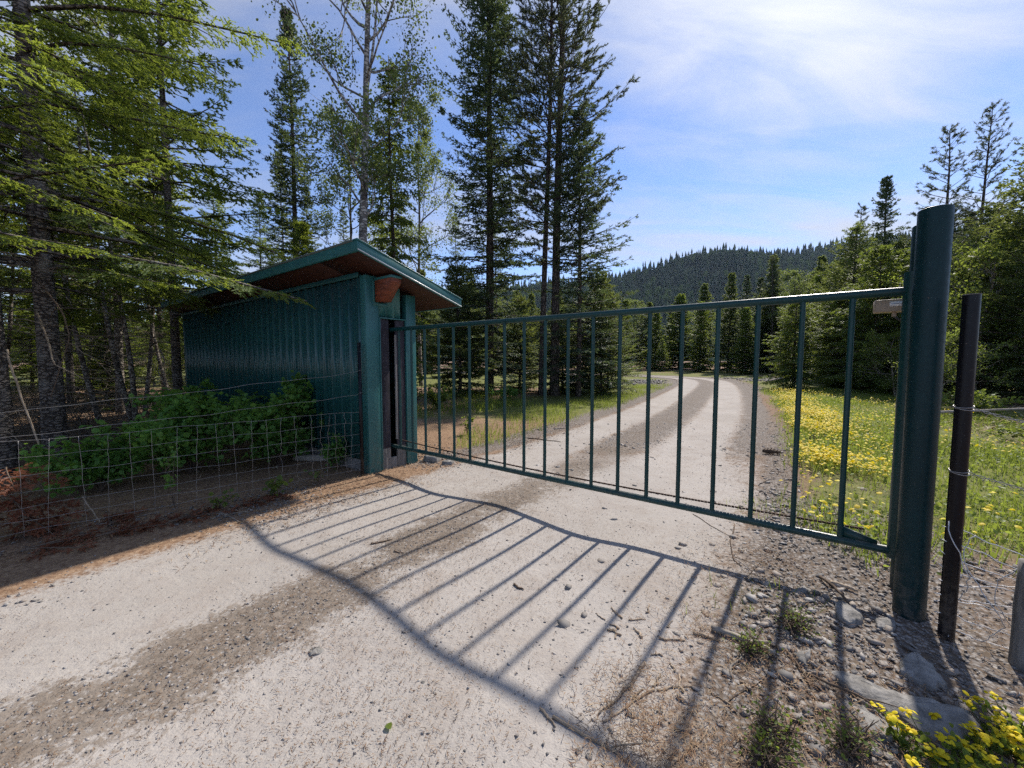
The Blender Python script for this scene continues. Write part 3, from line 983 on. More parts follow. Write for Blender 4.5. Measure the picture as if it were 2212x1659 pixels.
def spray(acc, wood, g, base, az, L, up, droop, curl, lat_gap, lat_len, sub_gap, sub_len, k, nl, inner, rb, tipb, hang=0.0, twig_wood=0.0, spread=0.45, sub_n=None):
    """one conifer branch: axis, flat laterals, fringed twigs"""
    A = branch_axis(L, up, droop, curl)
    A[:, 1] += L * 0.05 * np.sin(np.linspace(0, 3, 9) + g.uniform(0, 6)) * g.uniform(-1, 1)
    Rz = rotz(az)
    Aw = A @ Rz.T + base
    q9 = np.linspace(0, 1, 9)
    V, F = tube(Aw[::2], (rb * (1 - 0.85 * q9) + 0.002)[::2], 3, False)
    wood.add(V, F)
    nl_ = max(3, int(L * (1 - inner) / lat_gap))
    t = np.sort(inner + (1 - inner) * (np.arange(nl_) + g.uniform(0, 1, nl_)) / nl_)
    t = np.concatenate([t, t])
    sg = np.concatenate([np.ones(nl_), -np.ones(nl_)])
    t = np.clip(t + g.normal(0, 0.012, len(t)), 0.02, 0.99)
    px = np.stack([np.interp(t, q9, A[:, i]) for i in range(3)], 1)
    tn = norm(np.stack([np.interp(t, q9, np.gradient(A[:, i])) for i in range(3)], 1))
    yv = np.array([0, 1.0, 0])
    an = np.radians(g.normal(52, 8, len(t)))
    d = norm(tn * np.cos(an)[:, None] + sg[:, None] * yv * np.sin(an)[:, None] + np.stack([0 * t, 0 * t, g.normal(-0.10 - hang, 0.16, len(t))], 1))
    ll = np.minimum(lat_len, 0.55 * L) * ((1 - t) ** 0.75 * (0.55 + 0.45 * np.minimum(1, (t - inner) / 0.25 + 0.35)) + 0.10) * g.uniform(0.65, 1.15, len(t))
    ll = np.maximum(ll, sub_len * 0.8)
    up_ = norm(np.cross(tn, yv) * -1 + 0 * tn)
    up_ = np.where(up_[:, 2:3] < 0, -up_, up_)
    m = norm(up_ + g.normal(0, 0.25, up_.shape))
    m = norm(m - d * np.sum(m * d, 1, keepdims=True))
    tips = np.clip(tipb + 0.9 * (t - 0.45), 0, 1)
    P, D, M, LL, TP = [px], [d], [m], [ll], [tips]
    ns = sub_n or max(1, int(np.mean(ll) / sub_gap))
    s2 = np.cross(d, m)
    for j in range(ns):
        u = (j + g.uniform(0.2, 0.9, len(t))) / ns
        for s in (1, -1):
            a2 = np.radians(g.normal(46, 9, len(t)))
            dd = norm(d * np.cos(a2)[:, None] + s * s2 * np.sin(a2)[:, None] + m * g.normal(0, 0.18, len(t))[:, None] + np.array([0, 0, -hang * 0.8]))
            ln = np.minimum(sub_len, ll * 0.55) * (1 - 0.55 * u) * g.uniform(0.6, 1.15, len(t))
            mm = norm(m - dd * np.sum(m * dd, 1, keepdims=True))
            P.append(px + d * (ll * u)[:, None])
            D.append(dd)
            M.append(mm)
            LL.append(ln)
            TP.append(np.clip(tips + 0.25 * u, 0, 1))
    if twig_wood:
        e = px + d * (ll * 0.85)[:, None]
        w = s2 * twig_wood
        T = np.stack([px - w, px + w, e], 1) @ Rz.T + base
        wood.soup(T.reshape(-1, 3))
    P, D, M = (np.concatenate(x) @ Rz.T for x in (P, D, M))
    fringe(acc, g, P + base, D, M, np.concatenate(LL), k, nl, np.concatenate(TP), spread=spread)


def trunk_pts(H, g, wob=0.05, lean=(0, 0), n=14):
    q = np.linspace(0, 1, n)
    ph = g.uniform(0, 6.28, 4)
    x = wob * (np.sin(q * 4 + ph[0]) - math.sin(ph[0])) + lean[0] * q + 0.3 * wob * np.sin(q * 11 + ph[1]) * q
    y = wob * (np.sin(q * 3.5 + ph[2]) - math.sin(ph[2])) + lean[1] * q + 0.3 * wob * np.sin(q * 13 + ph[3]) * q
    return np.stack([x, y, -0.12 + (H + 0.12) * q], 1)


def trunk_at(TP, z):
    return np.array([np.interp(z, TP[:, 2], TP[:, i]) for i in range(3)])


def trunk_mesh(TP, r0, sides=14, flare=0.25, top=0.012, bumpy=0.03, seed=1):
    zz = np.concatenate([np.linspace(0, 0.06, 6)[:-1], np.linspace(0.06, 1, 26)])
    P = np.stack([np.interp(zz * TP[-1, 2], TP[:, 2], TP[:, i]) for i in range(3)], 1)
    P[0, 2] = -0.12
    r = r0 * (1 - zz) ** 0.85 + top + r0 * flare * np.exp(-zz * TP[-1, 2] / 0.35)
    V, F = tube(P, r, sides)
    g = np.random.default_rng(seed)
    V[:len(zz) * sides] += (V[:len(zz) * sides] - np.repeat(P, sides, 0)) * g.normal(0, bumpy, (len(zz) * sides, 1))
    return V, F


def dead_limbs(wood, g, TP, z0, z1, n, length, r=0.008, fine=6, down=0.25):
    for _ in range(n):
        z = g.uniform(z0, z1)
        L = length * g.uniform(0.35, 1.1)
        az = g.uniform(0, 6.28)
        A = branch_axis(L, g.uniform(-0.1, 0.25), g.uniform(0.0, down * 2), g.uniform(-0.05, 0.15), 8)
        A[1:] += np.cumsum(g.normal(0, 0.016 * L, (7, 3)), 0)
        Rz = rotz(az)
        W = A @ Rz.T + trunk_at(TP, z)
        wood.add(*tube(W, r * (1.05 - np.linspace(0, 0.85, 8)), 4, False))
        for _k in range(g.integers(fine // 2, fine + 1)):
            q = g.uniform(0.25, 0.95)
            p = np.array([np.interp(q, np.linspace(0, 1, 8), W[:, i]) for i in range(3)])
            dd = norm(np.array([math.cos(az + g.choice([-1, 1]) * g.uniform(.5, 1.1)), 0, 0]) * 0 + np.array([math.cos(az + g.normal(0, .9)), math.sin(az + g.normal(0, .9)), g.normal(-0.15, .35)]))
            ln = L * 0.35 * (1.1 - q) * g.uniform(0.5, 1.3) + 0.05
            mid_ = p + dd * ln * 0.5 + g.normal(0, 0.03 * ln, 3)
            wood.add(*tube(np.array([p, mid_, p + dd * ln + np.array([0, 0, -0.1 * ln])]), np.array([r * .45, r * .3, r * .12]), 3, False))


def conifer(name, seed, H, cb, R_, r0, mat, bark, dz=0.30, nb=5, up=0.10, droop=0.32, curl=0.16, lat_gap=0.12, lat_len=0.5, sub_gap=0.12, sub_len=0.16, k=4, nl=0.024,
            inner=0.2, prof=0.85, tip=0.15, hang=0.0, lean=(0, 0), dead=0, dead_len=1.2, dead_z=(0.6, None), thin_above=None, skip=0.08, wob=0.05, spread=0.45, bottom=0.55,
            label=None, cat='tree', group=None, loc=(0, 0, 0), twig_wood=0.0, jitter=0.22, sides=14, sub_n=None, gap=None):
    g = np.random.default_rng(seed)
    TP = trunk_pts(H, g, wob, lean)
    root = empty(name, loc, label, cat, group)
    V, F = trunk_mesh(TP, r0, sides, seed=seed)
    build('trunk', V, F, bark, root, True)
    fol, wood = Acc(), Acc()
    z = cb
    a0 = 0.0
    while z < H - 0.15:
        rel = (z - cb) / (H - cb)
        rad = R_ * (1 - rel) ** prof * min(1.0, bottom + rel * 4)
        thin = thin_above and z > thin_above
        n_ = max(3, int(round(nb * (0.7 if thin else 1.0))))
        for i in range(n_):
            if g.uniform() < skip:
                continue
            az = a0 + i * 2 * np.pi / n_ + g.normal(0, 0.25)
            if gap and abs((az - gap[0] + np.pi) % (2 * np.pi) - np.pi) < gap[1] and z < 8:
                continue
            L = max(0.10, rad * g.uniform(1 - jitter * 1.6, 1 + jitter))
            zz = z + g.uniform(-0.4, 0.4) * dz
            f = 1.9 if thin else 1.0
            stiff = rel ** 1.5
            spray(fol, wood, g, trunk_at(TP, zz), az, L, up + 0.55 * stiff + g.normal(0, 0.06), droop * (1 - stiff) * g.uniform(0.7, 1.3), curl, lat_gap * f, lat_len, sub_gap * f, sub_len, k, nl, inner,
                  0.010 + 0.007 * L, tip, hang, twig_wood, spread, max(1, sub_n - 1) if (thin and sub_n) else sub_n)
        a0 += 2.4
        z += dz * g.uniform(0.8, 1.25) * (1 - 0.35 * rel) * (1.5 if thin else 1.0)
    # leader
    tp = TP[-1]
    fringe(fol, g, np.array([tp - [0, 0, 0.35]]), np.array([[0, 0, 1.0]]), np.array([[1.0, 0, 0]]), np.array([0.4]), 8, nl * 1.6, np.array([0.5]))
    fol.build('crown', mat, root)
    wood.build('branches', bark, root, True)
    if dead:
        dw = Acc()
        dead_limbs(dw, g, TP, dead_z[0], dead_z[1] or cb + 1.0, dead, dead_len)
        dw.build('dead_branches', MAT_DEADW, root, True)
    return root


def tufts(acc, g, P, d, n, ln, wd, tip):
    """bottle-brush tufts of long pine needles"""
    k = len(P)
    dd = norm(d[:, None] * 0.9 + g.normal(0, 0.62, (k, n, 3)))
    b = P[:, None] - d[:, None] * (g.uniform(0, 0.13, (k, n)))[..., None]
    L = ln * g.uniform(0.65, 1.15, (k, n))
    s = norm(np.cross(dd, g.normal(0, 1, (k, n, 3)))) * wd
    T = np.stack([b - s, b + s, b + dd * L[..., None]], 2)
    acc.soup(T.reshape(-1, 3), np.repeat(np.clip(tip + g.normal(0, .15, k * n), 0, 1), 3))


def pine(name, seed, H, cb, R_, r0, dz=0.5, nb=4, label=None, group=None, loc=(0, 0, 0), lean=(0, 0), dead=14, needle=0.085, wd=0.006, per=14, up=0.25, prof=0.6, mat=None, bark=None):
    g = np.random.default_rng(seed)
    TP = trunk_pts(H, g, 0.10, lean)
    root = empty(name, loc, label, 'tree', group)
    build('trunk', *trunk_mesh(TP, r0, 14, seed=seed), bark or MAT_BARKD, root, True)
    fol, wood = Acc(), Acc()
    z, a0 = cb, g.uniform(0, 6)
    while z < H - 0.1:
        rel = (z - cb) / (H - cb)
        rad = R_ * (1 - rel) ** prof * min(1, 0.55 + rel * 3)
        for i in range(nb):
            if g.uniform() < (0.6 if z > 17.8 else 0.10):
                continue
            L = max(0.18, rad * g.uniform(0.55, 1.2))
            az = a0 + i * 2 * np.pi / nb + g.normal(0, 0.3)
            A = branch_axis(L, up + 0.5 * rel + g.normal(0, 0.10), 0.25 * (1 - rel), 0.28, 9)
            A[1:, 1] += np.cumsum(g.normal(0, 0.02 * L, 8))
            Rz = rotz(az)
            B = A @ Rz.T + trunk_at(TP, z + g.uniform(-.2, .2))
            wood.add(*tube(B, (0.008 + 0.008 * L) * (1.05 - np.linspace(0, .85, 9)), 4, False))
            nsub = max(3, int(L / 0.17))
            P, D = [B[-1]], [norm(B[-1] - B[-2])]
            for j in range(nsub):
                q = g.uniform(0.28, 1.0)
                p = np.array([np.interp(q, np.linspace(0, 1, 9), B[:, c]) for c in range(3)])
                a2 = az + g.choice([-1, 1]) * g.uniform(0.3, 1.0)
                dd = norm(np.array([math.cos(a2), math.sin(a2), g.normal(0.35, .22)]))
                ln = g.uniform(0.25, 0.6) * (0.35 + 0.5 * L * (1.15 - q) ** 0.8)
                e = p + dd * ln
                wood.add(*tube(np.array([p, p + dd * ln * .5 + [0, 0, -.03 * ln], e]), np.array([.008, .006, .004]), 3, False))
                for f in (1.0, 0.72, 0.45):
                    if f * ln < 0.10 and f < 1:
                        continue
                    P.append(p + dd * ln * f + g.normal(0, 0.012, 3))
                    D.append(norm(dd + g.normal(0, .25, 3) + [0, 0, .2]))
            tufts(fol, g, np.array(P), np.array(D), per, needle, wd, 0.35)
        a0 += 2.4
        z += dz * g.uniform(0.75, 1.25) * (1 - 0.4 * rel)
    fol.build('crown', mat or MAT_PINE, root)
    wood.build('branches', bark or MAT_BARKD, root, True)
    if dead:
        dw = Acc()
        dead_limbs(dw, g, TP, 1.0, cb + 0.5, dead, 1.3)
        dw.build('dead_branches', MAT_DEADW, root, True)
    return root


def leaves(acc, g, P, size, nrm=None, tip=0.4, droop=0.2, kind='oval'):
    """folded leaves, four triangles each"""
    n = len(P)
    d = norm(g.normal(0, 1, (n, 3)) + [0, 0, -droop])
    m = g.normal(0, 1, (n, 3)) if nrm is None else nrm + g.normal(0, 0.45, (n, 3))
    m = norm(m - d * np.sum(m * d, 1, keepdims=True))
    s = np.cross(d, m)
    L = (size * g.uniform(0.6, 1.25, n))[:, None]
    w = L * (0.36 if kind == 'oval' else 0.46)
    lift = m * L * 0.10
    b, e = P, P + d * L
    l1, r1 = P + d * L * .30 + s * w + lift, P + d * L * .30 - s * w + lift
    l2, r2 = P + d * L * .68 + s * w * .8 + lift, P + d * L * .68 - s * w * .8 + lift
    V = np.stack([b, l1, l2, e, r2, r1], 1).reshape(-1, 3)
    F = (np.arange(n)[:, None, None] * 6 + np.array([[0, 2, 1], [0, 3, 2], [0, 4, 3], [0, 5, 4]])[None]).reshape(-1, 3)
    acc.add(V, F, np.repeat(np.clip(tip + g.normal(0, .22, n), 0, 1), 6))


def broadleaf(name, seed, H, cb, R_, r0, nlimb, nleaf, lsize, mat, bark, label=None, group=None, loc=(0, 0, 0), lean=(0, 0), limb_up=0.75, fork=None, cat='tree', wob=0.15):
    g = np.random.default_rng(seed)
    TP = trunk_pts(H, g, wob, lean)
    root = empty(name, loc, label, cat, group)
    build('trunk', *trunk_mesh(TP, r0, 14, seed=seed), bark, root, True)
    wood, fol = Acc(), Acc()
    ends = []

    def limb(p, d, L, r, lev):
        n = 6
        P = [p]
        dd = d
        for _ in range(n):
            dd = norm(dd + g.normal(0, 0.13, 3) + np.array([0, 0, 0.05]))
            P.append(P[-1] + dd * L / n)
        P = np.array(P)
        wood.add(*tube(P, r * (1.05 - np.linspace(0, 0.8, n + 1)), 5 if lev == 0 else 3, False))
        if lev >= 2:
            ends.extend([P[-1], P[-2], P[-3], P[2]])
            return
        for _ in range(5 if lev == 0 else 4):
            q = g.uniform(0.3, 1.0)
            pp = P[0] * 0 + np.array([np.interp(q, np.linspace(0, 1, n + 1), P[:, c]) for c in range(3)])
            limb(pp, norm(dd + g.normal(0, 0.55, 3)), L * g.uniform(0.35, 0.6), r * 0.5, lev + 1)
    if fork:
        p = trunk_at(TP, fork[0])
        q = np.linspace(0, 1, 10)
        P2 = np.stack([p[0] + fork[1] * q + 0.1 * np.sin(q * 5), p[1] + 0.1 * q, p[2] + (H * 0.95 - fork[0]) * q], 1)
        build('second_stem', *tube(P2, r0 * 0.62 * (1 - fork[0] / H) * (1.08 - q), 8, False), bark, root, True)
    for i in range(nlimb):
        rel = (i + 0.5) / nlimb
        z = cb + (H - cb) * rel * 0.96
        az = i * 2.4 + g.normal(0, .4)
        rad = R_ * (math.sin(math.pi * min(1, 0.18 + 0.80 * rel)) ** 0.7) * g.uniform(0.6, 1.15)
        limb(trunk_at(TP, z), norm(np.array([math.cos(az), math.sin(az), limb_up + g.normal(0, .15)])), rad, 0.010 + 0.012 * rad, 0)
    E_ = np.array(ends)
    idx = g.integers(0, len(E_), nleaf)
    # leaf groups of uneven size: some twig ends stay almost bare
    wgt = g.gamma(0.7, 1, len(E_))
    idx = g.choice(len(E_), nleaf, p=wgt / wgt.sum())
    leaves(fol, g, E_[idx] + g.normal(0, 0.12 + 0.012 * R_, (nleaf, 3)), lsize, None, 0.4)
    fol.build('crown', mat, root)
    wood.build('branches', bark, root, True)
    return root


def shrub(name, seed, loc, R_, H, nstem, nleaf, lsize, mat, label, group=None, flat=0.3, cat='shrub', twigmat=None, spread=0.85):
    g = np.random.default_rng(seed)
    root = empty(name, loc, label, cat, group)
    wood, fol = Acc(), Acc()
    ends = []
    for _ in range(nstem):
        az = g.uniform(0, 6.28)
        rr = R_ * math.sqrt(g.uniform(0.02, 1)) * spread
        h = H * g.uniform(0.55, 1.05) * (1 - 0.35 * (rr / R_) ** 2)
        q = np.linspace(0, 1, 8)
        P = np.stack([math.cos(az) * rr * q ** 1.3, math.sin(az) * rr * q ** 1.3, h * (1.15 * q - 0.15 * q ** 3)], 1)
        P[1:] += np.cumsum(g.normal(0, 0.02 * R_ + 0.004, (7, 3)), 0)
        wood.add(*tube(P, 0.006 * (1.1 - q), 4, False))
        for _k in range(7):
            u = g.uniform(0.3, 1)
            p = np.array([np.interp(u, q, P[:, c]) for c in range(3)])
            dd = norm(g.normal(0, 1, 3) * [1, 1, .5] + [0, 0, .25])
            ln = g.uniform(0.08, 0.28) * max(R_, 0.4)
            wood.add(*tube(np.array([p, p + dd * ln]), np.array([.003, .0012]), 3, False))
            for f in (0.4, 0.7, 1.0):
                ends.append(p + dd * ln * f)
    E_ = np.array(ends)
    wgt = g.gamma(0.9, 1, len(E_)) * (0.25 + np.clip(E_[:, 2] / H, 0, 1))
    idx = g.choice(len(E_), nleaf, p=wgt / wgt.sum())
    P = E_[idx] + g.normal(0, 0.02 + 0.025 * R_, (nleaf, 3))
    leaves(fol, g, P, lsize, np.tile([0, 0, 1.2], (nleaf, 1)), 0.35, 0.1, 'round')
    fol.build('foliage', mat, root)
    wood.build('stems', twigmat or MAT_STICKD, root, True)
    return root

# ------------------------------------------------------------------ trees


def at(x, y):
    return (x, y, float(lie(x, y)))


# --- the two big firs just behind the left fence
fir1 = conifer('fir_tree', 11, 15.0, 2.45, 3.9, 0.110, MAT_FIRN, MAT_BARK, dz=0.27, nb=5, up=0.12, droop=0.42, curl=0.12, lat_gap=0.10, lat_len=0.75, sub_gap=0.10, sub_len=0.18, k=5, nl=0.023,
               inner=0.22, tip=0.20, dead=46, dead_len=1.7, dead_z=(0.5, 3.6), thin_above=6.2, wob=0.04, bottom=0.8, twig_wood=0.003, jitter=0.35, skip=0.26, hang=0.12, gap=(RAD(-40), 0.42),
               label='large fir with stout dark trunk and dead lower limbs behind the left wire fence', loc=at(-6.66, 5.55), sides=20)
fir2 = conifer('fir_tree', 12, 13.0, 2.9, 2.7, 0.125, MAT_FIRN, MAT_BARK, dz=0.32, nb=4, up=0.10, droop=0.36, curl=0.14, lat_gap=0.09, lat_len=0.65, sub_gap=0.09, sub_len=0.16, k=5, nl=0.021,
               inner=0.25, tip=0.30, dead=34, dead_len=1.5, dead_z=(0.5, 3.6), thin_above=6.5, wob=0.03, bottom=0.8, twig_wood=0.003, jitter=0.35, skip=0.26, hang=0.12, gap=(RAD(-36), 0.42),
               label='fir with grey trunk cut off by the left edge of the picture', loc=at(-6.55, 4.85), sides=20)

copy_tree(fir2, at(-6.3, 2.7), 2.2, (1.0, 1.0, 1.0), 'fir just outside the left edge whose boughs hang into the top left corner')
# --- forest behind
ff = []
for i, (sd, H, cb_, R_, r0, bk, lx, ly, lab, ln) in enumerate((
        (21, 15.5, 3.0, 2.2, 0.085, MAT_BARKP, -10.96, 10.71, 'slim pale-barked fir leaning slightly, left of the shed\'s far end', (0.35, 0)),
        (22, 14.0, 2.6, 3.0, 0.090, MAT_BARK, -8.55, 9.80, 'dark slim fir standing right at the far end of the shed', (0.2, 0)),
        (23, 16.0, 2.4, 2.3, 0.085, MAT_BARK, -14.5, 12.6, 'tall slim fir deep in the woods on the left', (0, 0.2)))):
    ff.append(conifer('fir_tree', sd, H, cb_, R_, r0, MAT_FIRN if i == 1 else MAT_FIR, bk, dz=0.29, nb=5, lat_gap=0.17, lat_len=0.65, sub_n=2, sub_len=0.23, k=3, nl=0.050, droop=0.38, inner=0.2,
                      tip=0.2, dead=60, dead_len=1.6, dead_z=(0.5, 4.2), label=lab, loc=at(lx, ly), lean=ln, skip=0.22, jitter=0.35, hang=0.15))
g = np.random.default_rng(303)
WOODS = [(-13.0, 9.0), (-17.5, 13.0), (-16.0, 17.5), (-20.5, 18.0), (-24.5, 22.0), (-27.0, 19.0), (-16.5, 27.5), (-22.5, 29.0),
         (-29.0, 28.0), (-33.0, 24.0), (-25.5, 35.0), (-18.0, 35.0), (-36, 36), (-15.2, 10.2), (-19.2, 10.8), (-11.8, 6.2), (-14.8, 7.0), (-9.8, 4.4), (-12.5, 3.4), (-22.8, 16.2), (-24.0, 25.6), (-27.5, 31.5), (-20.4, 32.0), (-14.2, 32.4), (-30.5, 21.4), (-34.5, 30.0), (-4.6, 33.0), (-1.5, 37.0)]
for i, (x, y) in enumerate(WOODS):
    src = ff[i % 3]
    sc_ = g.uniform(0.8, 1.15)
    copy_tree(src, at(x + g.normal(0, .4), y + g.normal(0, .4)), g.uniform(0, 6.28), (sc_, sc_, sc_ * g.uniform(0.9, 1.1)),
              'slender fir among the crowded trunks of the woods behind the left fence', 'firs in the woods on the left')

# --- behind the shed
sp_cone = conifer('spruce_tree', 31, 15.3, 1.0, 2.0, 0.13, MAT_SPRUCE, MAT_BARKD, dz=0.28, nb=5, lat_gap=0.17, lat_len=0.42, sub_n=2, sub_len=0.20, k=3, nl=0.050, up=0.06, droop=0.34, curl=0.24, inner=0.12,
                  prof=0.72, tip=0.15, jitter=0.34, skip=0.14, label='narrow pointed spruce rising alone above the shed roof', loc=at(-8.9, 16.0))
cones = Acc()
gc = np.random.default_rng(7)
for _ in range(90):
    z = 15.1 - abs(gc.normal(0, 1.3))
    rr = 0.12 + (15.3 - z) * 0.14 * gc.uniform(0.5, 1.2)
    a = gc.uniform(0, 6.28)
    p = np.array([rr * math.cos(a), rr * math.sin(a), z + rr * 0.2])
    cones.add(*tube(np.array([p, p + [0, 0, -.035], p + [0.0, 0, -.08], p + [0, 0, -.10]]), np.array([.008, .018, .015, .004]), 5))
cones.build('cones', MAT_STICKD, sp_cone)
larch = conifer('larch_tree', 32, 12.8, 1.4, 2.1, 0.10, MAT_LARCH, MAT_BARKD, dz=0.29, nb=5, lat_gap=0.175, lat_len=0.55, sub_n=2, sub_len=0.26, k=3, nl=0.050, up=0.02, droop=0.42, hang=0.55, curl=0.06, inner=0.12,
                prof=0.6, tip=0.3, jitter=0.34, skip=0.12, label='soft light green drooping conifer right of the white aspen trunk', loc=at(-4.55, 15.2))
aspen = broadleaf('aspen_tree', 33, 17.5, 5.6, 3.1, 0.150, 28, 19000, 0.080, MAT_ASPENL, MAT_ASPEN, 'tall aspen with pale forked trunk rising behind the shed roof', None, at(-4.72, 12.0), (0.75, 0.2), 0.8, (9.5, 0.75), wob=0.12)
aspen2 = broadleaf('aspen_tree', 34, 13.0, 2.5, 2.3, 0.08, 22, 13000, 0.085, MAT_ASPENL, MAT_BARKP, 'leafy young aspen left of the white trunk, behind the shed', None, at(-8.0, 19.0), (0.3, 0.2), 0.9)
copy_tree(aspen2, at(-5.2, 22.0), 2.1, (1.15, 1.15, 1.25), 'leafy aspen crown seen behind the light green conifer')
yf = conifer('young_fir', 35, 6.3, 0.15, 1.7, 0.06, MAT_FIRN, MAT_BARKD, dz=0.23, nb=6, lat_gap=0.13, lat_len=0.5, sub_n=2, sub_len=0.20, k=3, nl=0.045, up=0.12, droop=0.30, inner=0.1, prof=0.8, tip=0.2,
             label='young bright fir just behind the shed below the pointed spruce', loc=at(-7.2, 13.6), jitter=0.25)
yf2 = conifer('young_fir', 36, 5.4, 0.10, 2.2, 0.06, MAT_FIR, MAT_BARKD, dz=0.23, nb=6, lat_gap=0.13, lat_len=0.6, sub_n=2, sub_len=0.22, k=3, nl=0.046, up=0.10, droop=0.26, inner=0.1, prof=0.75, tip=0.2,
              label='young spreading fir at the foot of the tall spruce, nearest the shed', loc=at(-2.15, 15.9), jitter=0.25)

for i, (x, y, s_) in enumerate(((-12.2, 11.6, 0.55), (-14.6, 14.4, 0.7), (-17.0, 11.4, 0.6), (-19.5, 15.6, 0.8), (-10.6, 14.6, 0.6), (-12.4, 18.0, 0.8), (-22.0, 19.5, 0.8), (-16.2, 20.4, 0.8), (-24.6, 15.2, 0.8), (-10.4, 18.6, 0.7), (-13.8, 9.8, 0.45), (-20.0, 25.0, 1.0),
                                (-26.0, 22.6, 1.0), (-14.8, 26.0, 1.0), (-30.0, 18.0, 0.9), (-15.6, 8.6, 0.5), (-18.2, 8.0, 0.6))):
    copy_tree(yf, at(x, y), i * 1.3, (s_, s_, s_), 'young fir growing in the shade of the woods on the left', 'young firs in the woods on the left')


def brush(seed, loc, R_, H, n):
    g_ = np.random.default_rng(seed)
    w = Acc()
    for _ in range(n):
        p = np.array([g_.normal(0, R_ * .5), g_.normal(0, R_ * .5), 0.0])
        az = g_.uniform(0, 6.28)
        L = H * g_.uniform(0.5, 1.5)
        el = g_.uniform(0.1, 1.3)
        d = np.array([math.cos(az) * math.cos(el), math.sin(az) * math.cos(el), math.sin(el)])
        P = p + d * L * np.linspace(0, 1, 6)[:, None]
        P[1:] += np.cumsum(g_.normal(0, 0.035 * L, (5, 3)), 0)
        P[:, 2] = np.maximum(P[:, 2], 0.01)
        w.add(*tube(P, 0.007 * (1.1 - np.linspace(0, .9, 6)), 3, False))
        for _k in range(3):
            k = g_.integers(1, 5)
            e = P[k] + norm(d + g_.normal(0, .8, 3)) * L * g_.uniform(0.15, 0.45)
            w.add(*tube(np.array([P[k], (P[k] + e) / 2 + g_.normal(0, .02 * L, 3), e]), np.array([.004, .003, .0015]), 3, False))
    o = w.build('dead_brush', MAT_DEADW, None, True, loc)
    return tag(o, 'tangle of dead twigs on the forest floor among the left trunks', 'brush', 'dead brush in the woods on the left')


def pole(seed, loc, H, r0, label=None, group=None):
    g_ = np.random.default_rng(seed)
    TP = trunk_pts(H, g_, 0.10, (g_.normal(0, .4), g_.normal(0, .4)))
    root = empty('dead_pole_tree', loc, label, 'tree', group)
    build('trunk', *trunk_mesh(TP, r0, 8, seed=seed), MAT_BARKP, root, True)
    w = Acc()
    dead_limbs(w, g_, TP, 0.4, H * 0.9, 40, 0.9, 0.006, 6)
    w.build('dead_branches', MAT_DEADW, root, True)
    return root


pl = [pole(950 + k, at(*q), h_, r_, 'thin dead tree trunk with bare twigs in the woods left of the shed', 'thin dead trunks in the woods on the left') for k, (q, h_, r_) in enumerate((((-9.9, 9.2), 7.5, 0.042), ((-7.5, 7.6), 6.0, 0.032), ((-12.0, 10.0), 8.0, 0.05)))]
for k, q in enumerate(((-10.8, 12.2), (-13.6, 12.8), (-9.0, 6.4), (-14.8, 11.0), (-11.6, 7.4), (-16.2, 14.6), (-8.3, 8.4), (-12.9, 16.2), (-18.6, 13.2), (-10.2, 10.6))):
    copy_tree(pl[k % 3], at(*q), k * 1.1, (1, 1, 0.85 + 0.06 * (k % 5)))
b0 = [brush(900 + k, at(*q), 0.9, 0.85, 46) for k, q in enumerate(((-7.6, 6.6), (-9.4, 8.2), (-6.2, 7.0)))]
gb = np.random.default_rng(66)
for k, q in enumerate(((-11.2, 9.4), (-8.6, 10.9), (-13.0, 10.8), (-10.2, 6.6), (-12.4, 7.6), (-15.0, 12.0), (-11.6, 12.4), (-17.6, 14.2), (-14.0, 16.8), (-7.2, 8.2), (-8.2, 5.0), (-16.6, 9.6))):
    c_ = b0[k % 3].copy()
    COL.objects.link(c_)
    c_.location = at(*q)
    c_.rotation_euler = (0, 0, gb.uniform(0, 6.28))
    c_.scale = (1.3, 1.3, gb.uniform(0.8, 1.5))

# --- the tall group in the middle
spr = conifer('spruce_tree', 41, 21.5, 1.1, 3.1, 0.20, MAT_SPRUCE, MAT_BARKD, dz=0.33, nb=6, lat_gap=0.175, lat_len=0.65, sub_n=2, sub_len=0.23, k=3, thin_above=17.4, nl=0.054, up=0.04, droop=0.30, curl=0.22, inner=0.14, prof=0.62,
              tip=0.12, dead=26, dead_len=1.9, dead_z=(0.5, 2.6), bottom=0.75, jitter=0.3, skip=0.16, label='tall dark spruce with full crown, leftmost of the middle group', loc=at(-1.03, 17.3))
pnA = pine('pine_tree', 42, 22.0, 8.0, 2.5, 0.125, label='tall pine with slim bare trunk, left of the thicker pine trunk', loc=at(1.25, 16.3), lean=(0.25, 0), dz=0.5, nb=5, per=18, needle=0.11, wd=0.0115)
pnB = pine('pine_tree', 43, 24.0, 5.2, 3.1, 0.185, label='tallest pine with thick dark trunk and feathery right-hand branches', loc=at(1.80, 16.2), lean=(0.2, 0), dz=0.42, nb=5, per=18, needle=0.11, wd=0.0115)
fm = conifer('fir_tree', 44, 11.5, 0.7, 2.7, 0.10, MAT_SPRUCE, MAT_BARKD, dz=0.31, nb=6, lat_gap=0.20, lat_len=0.65, sub_n=2, sub_len=0.22, k=3, nl=0.048, up=0.08, droop=0.32, curl=0.2, inner=0.15, prof=0.55, tip=0.15,
             jitter=0.35, skip=0.16, label='shorter fir tucked against the right side of the pines', loc=at(2.75, 15.9), bottom=0.8)
copy_tree(yf2, at(4.0, 17.2), 1.2, (0.95, 0.95, 0.98), 'young spreading fir right of the pines at the edge of the grass')
copy_tree(yf2, at(5.1, 20.5), 3.9, (0.85, 0.85, 0.95), 'smaller young fir furthest right below the pine group')
copy_tree(yf2, at(0.35, 18.6), 4.4, (0.85, 0.85, 0.85), 'young fir between the tall spruce and the pine trunks')
copy_tree(yf2, at(2.3, 17.6), 5.4, (0.8, 0.8, 0.75), 'low young fir hidden behind the pine trunks')

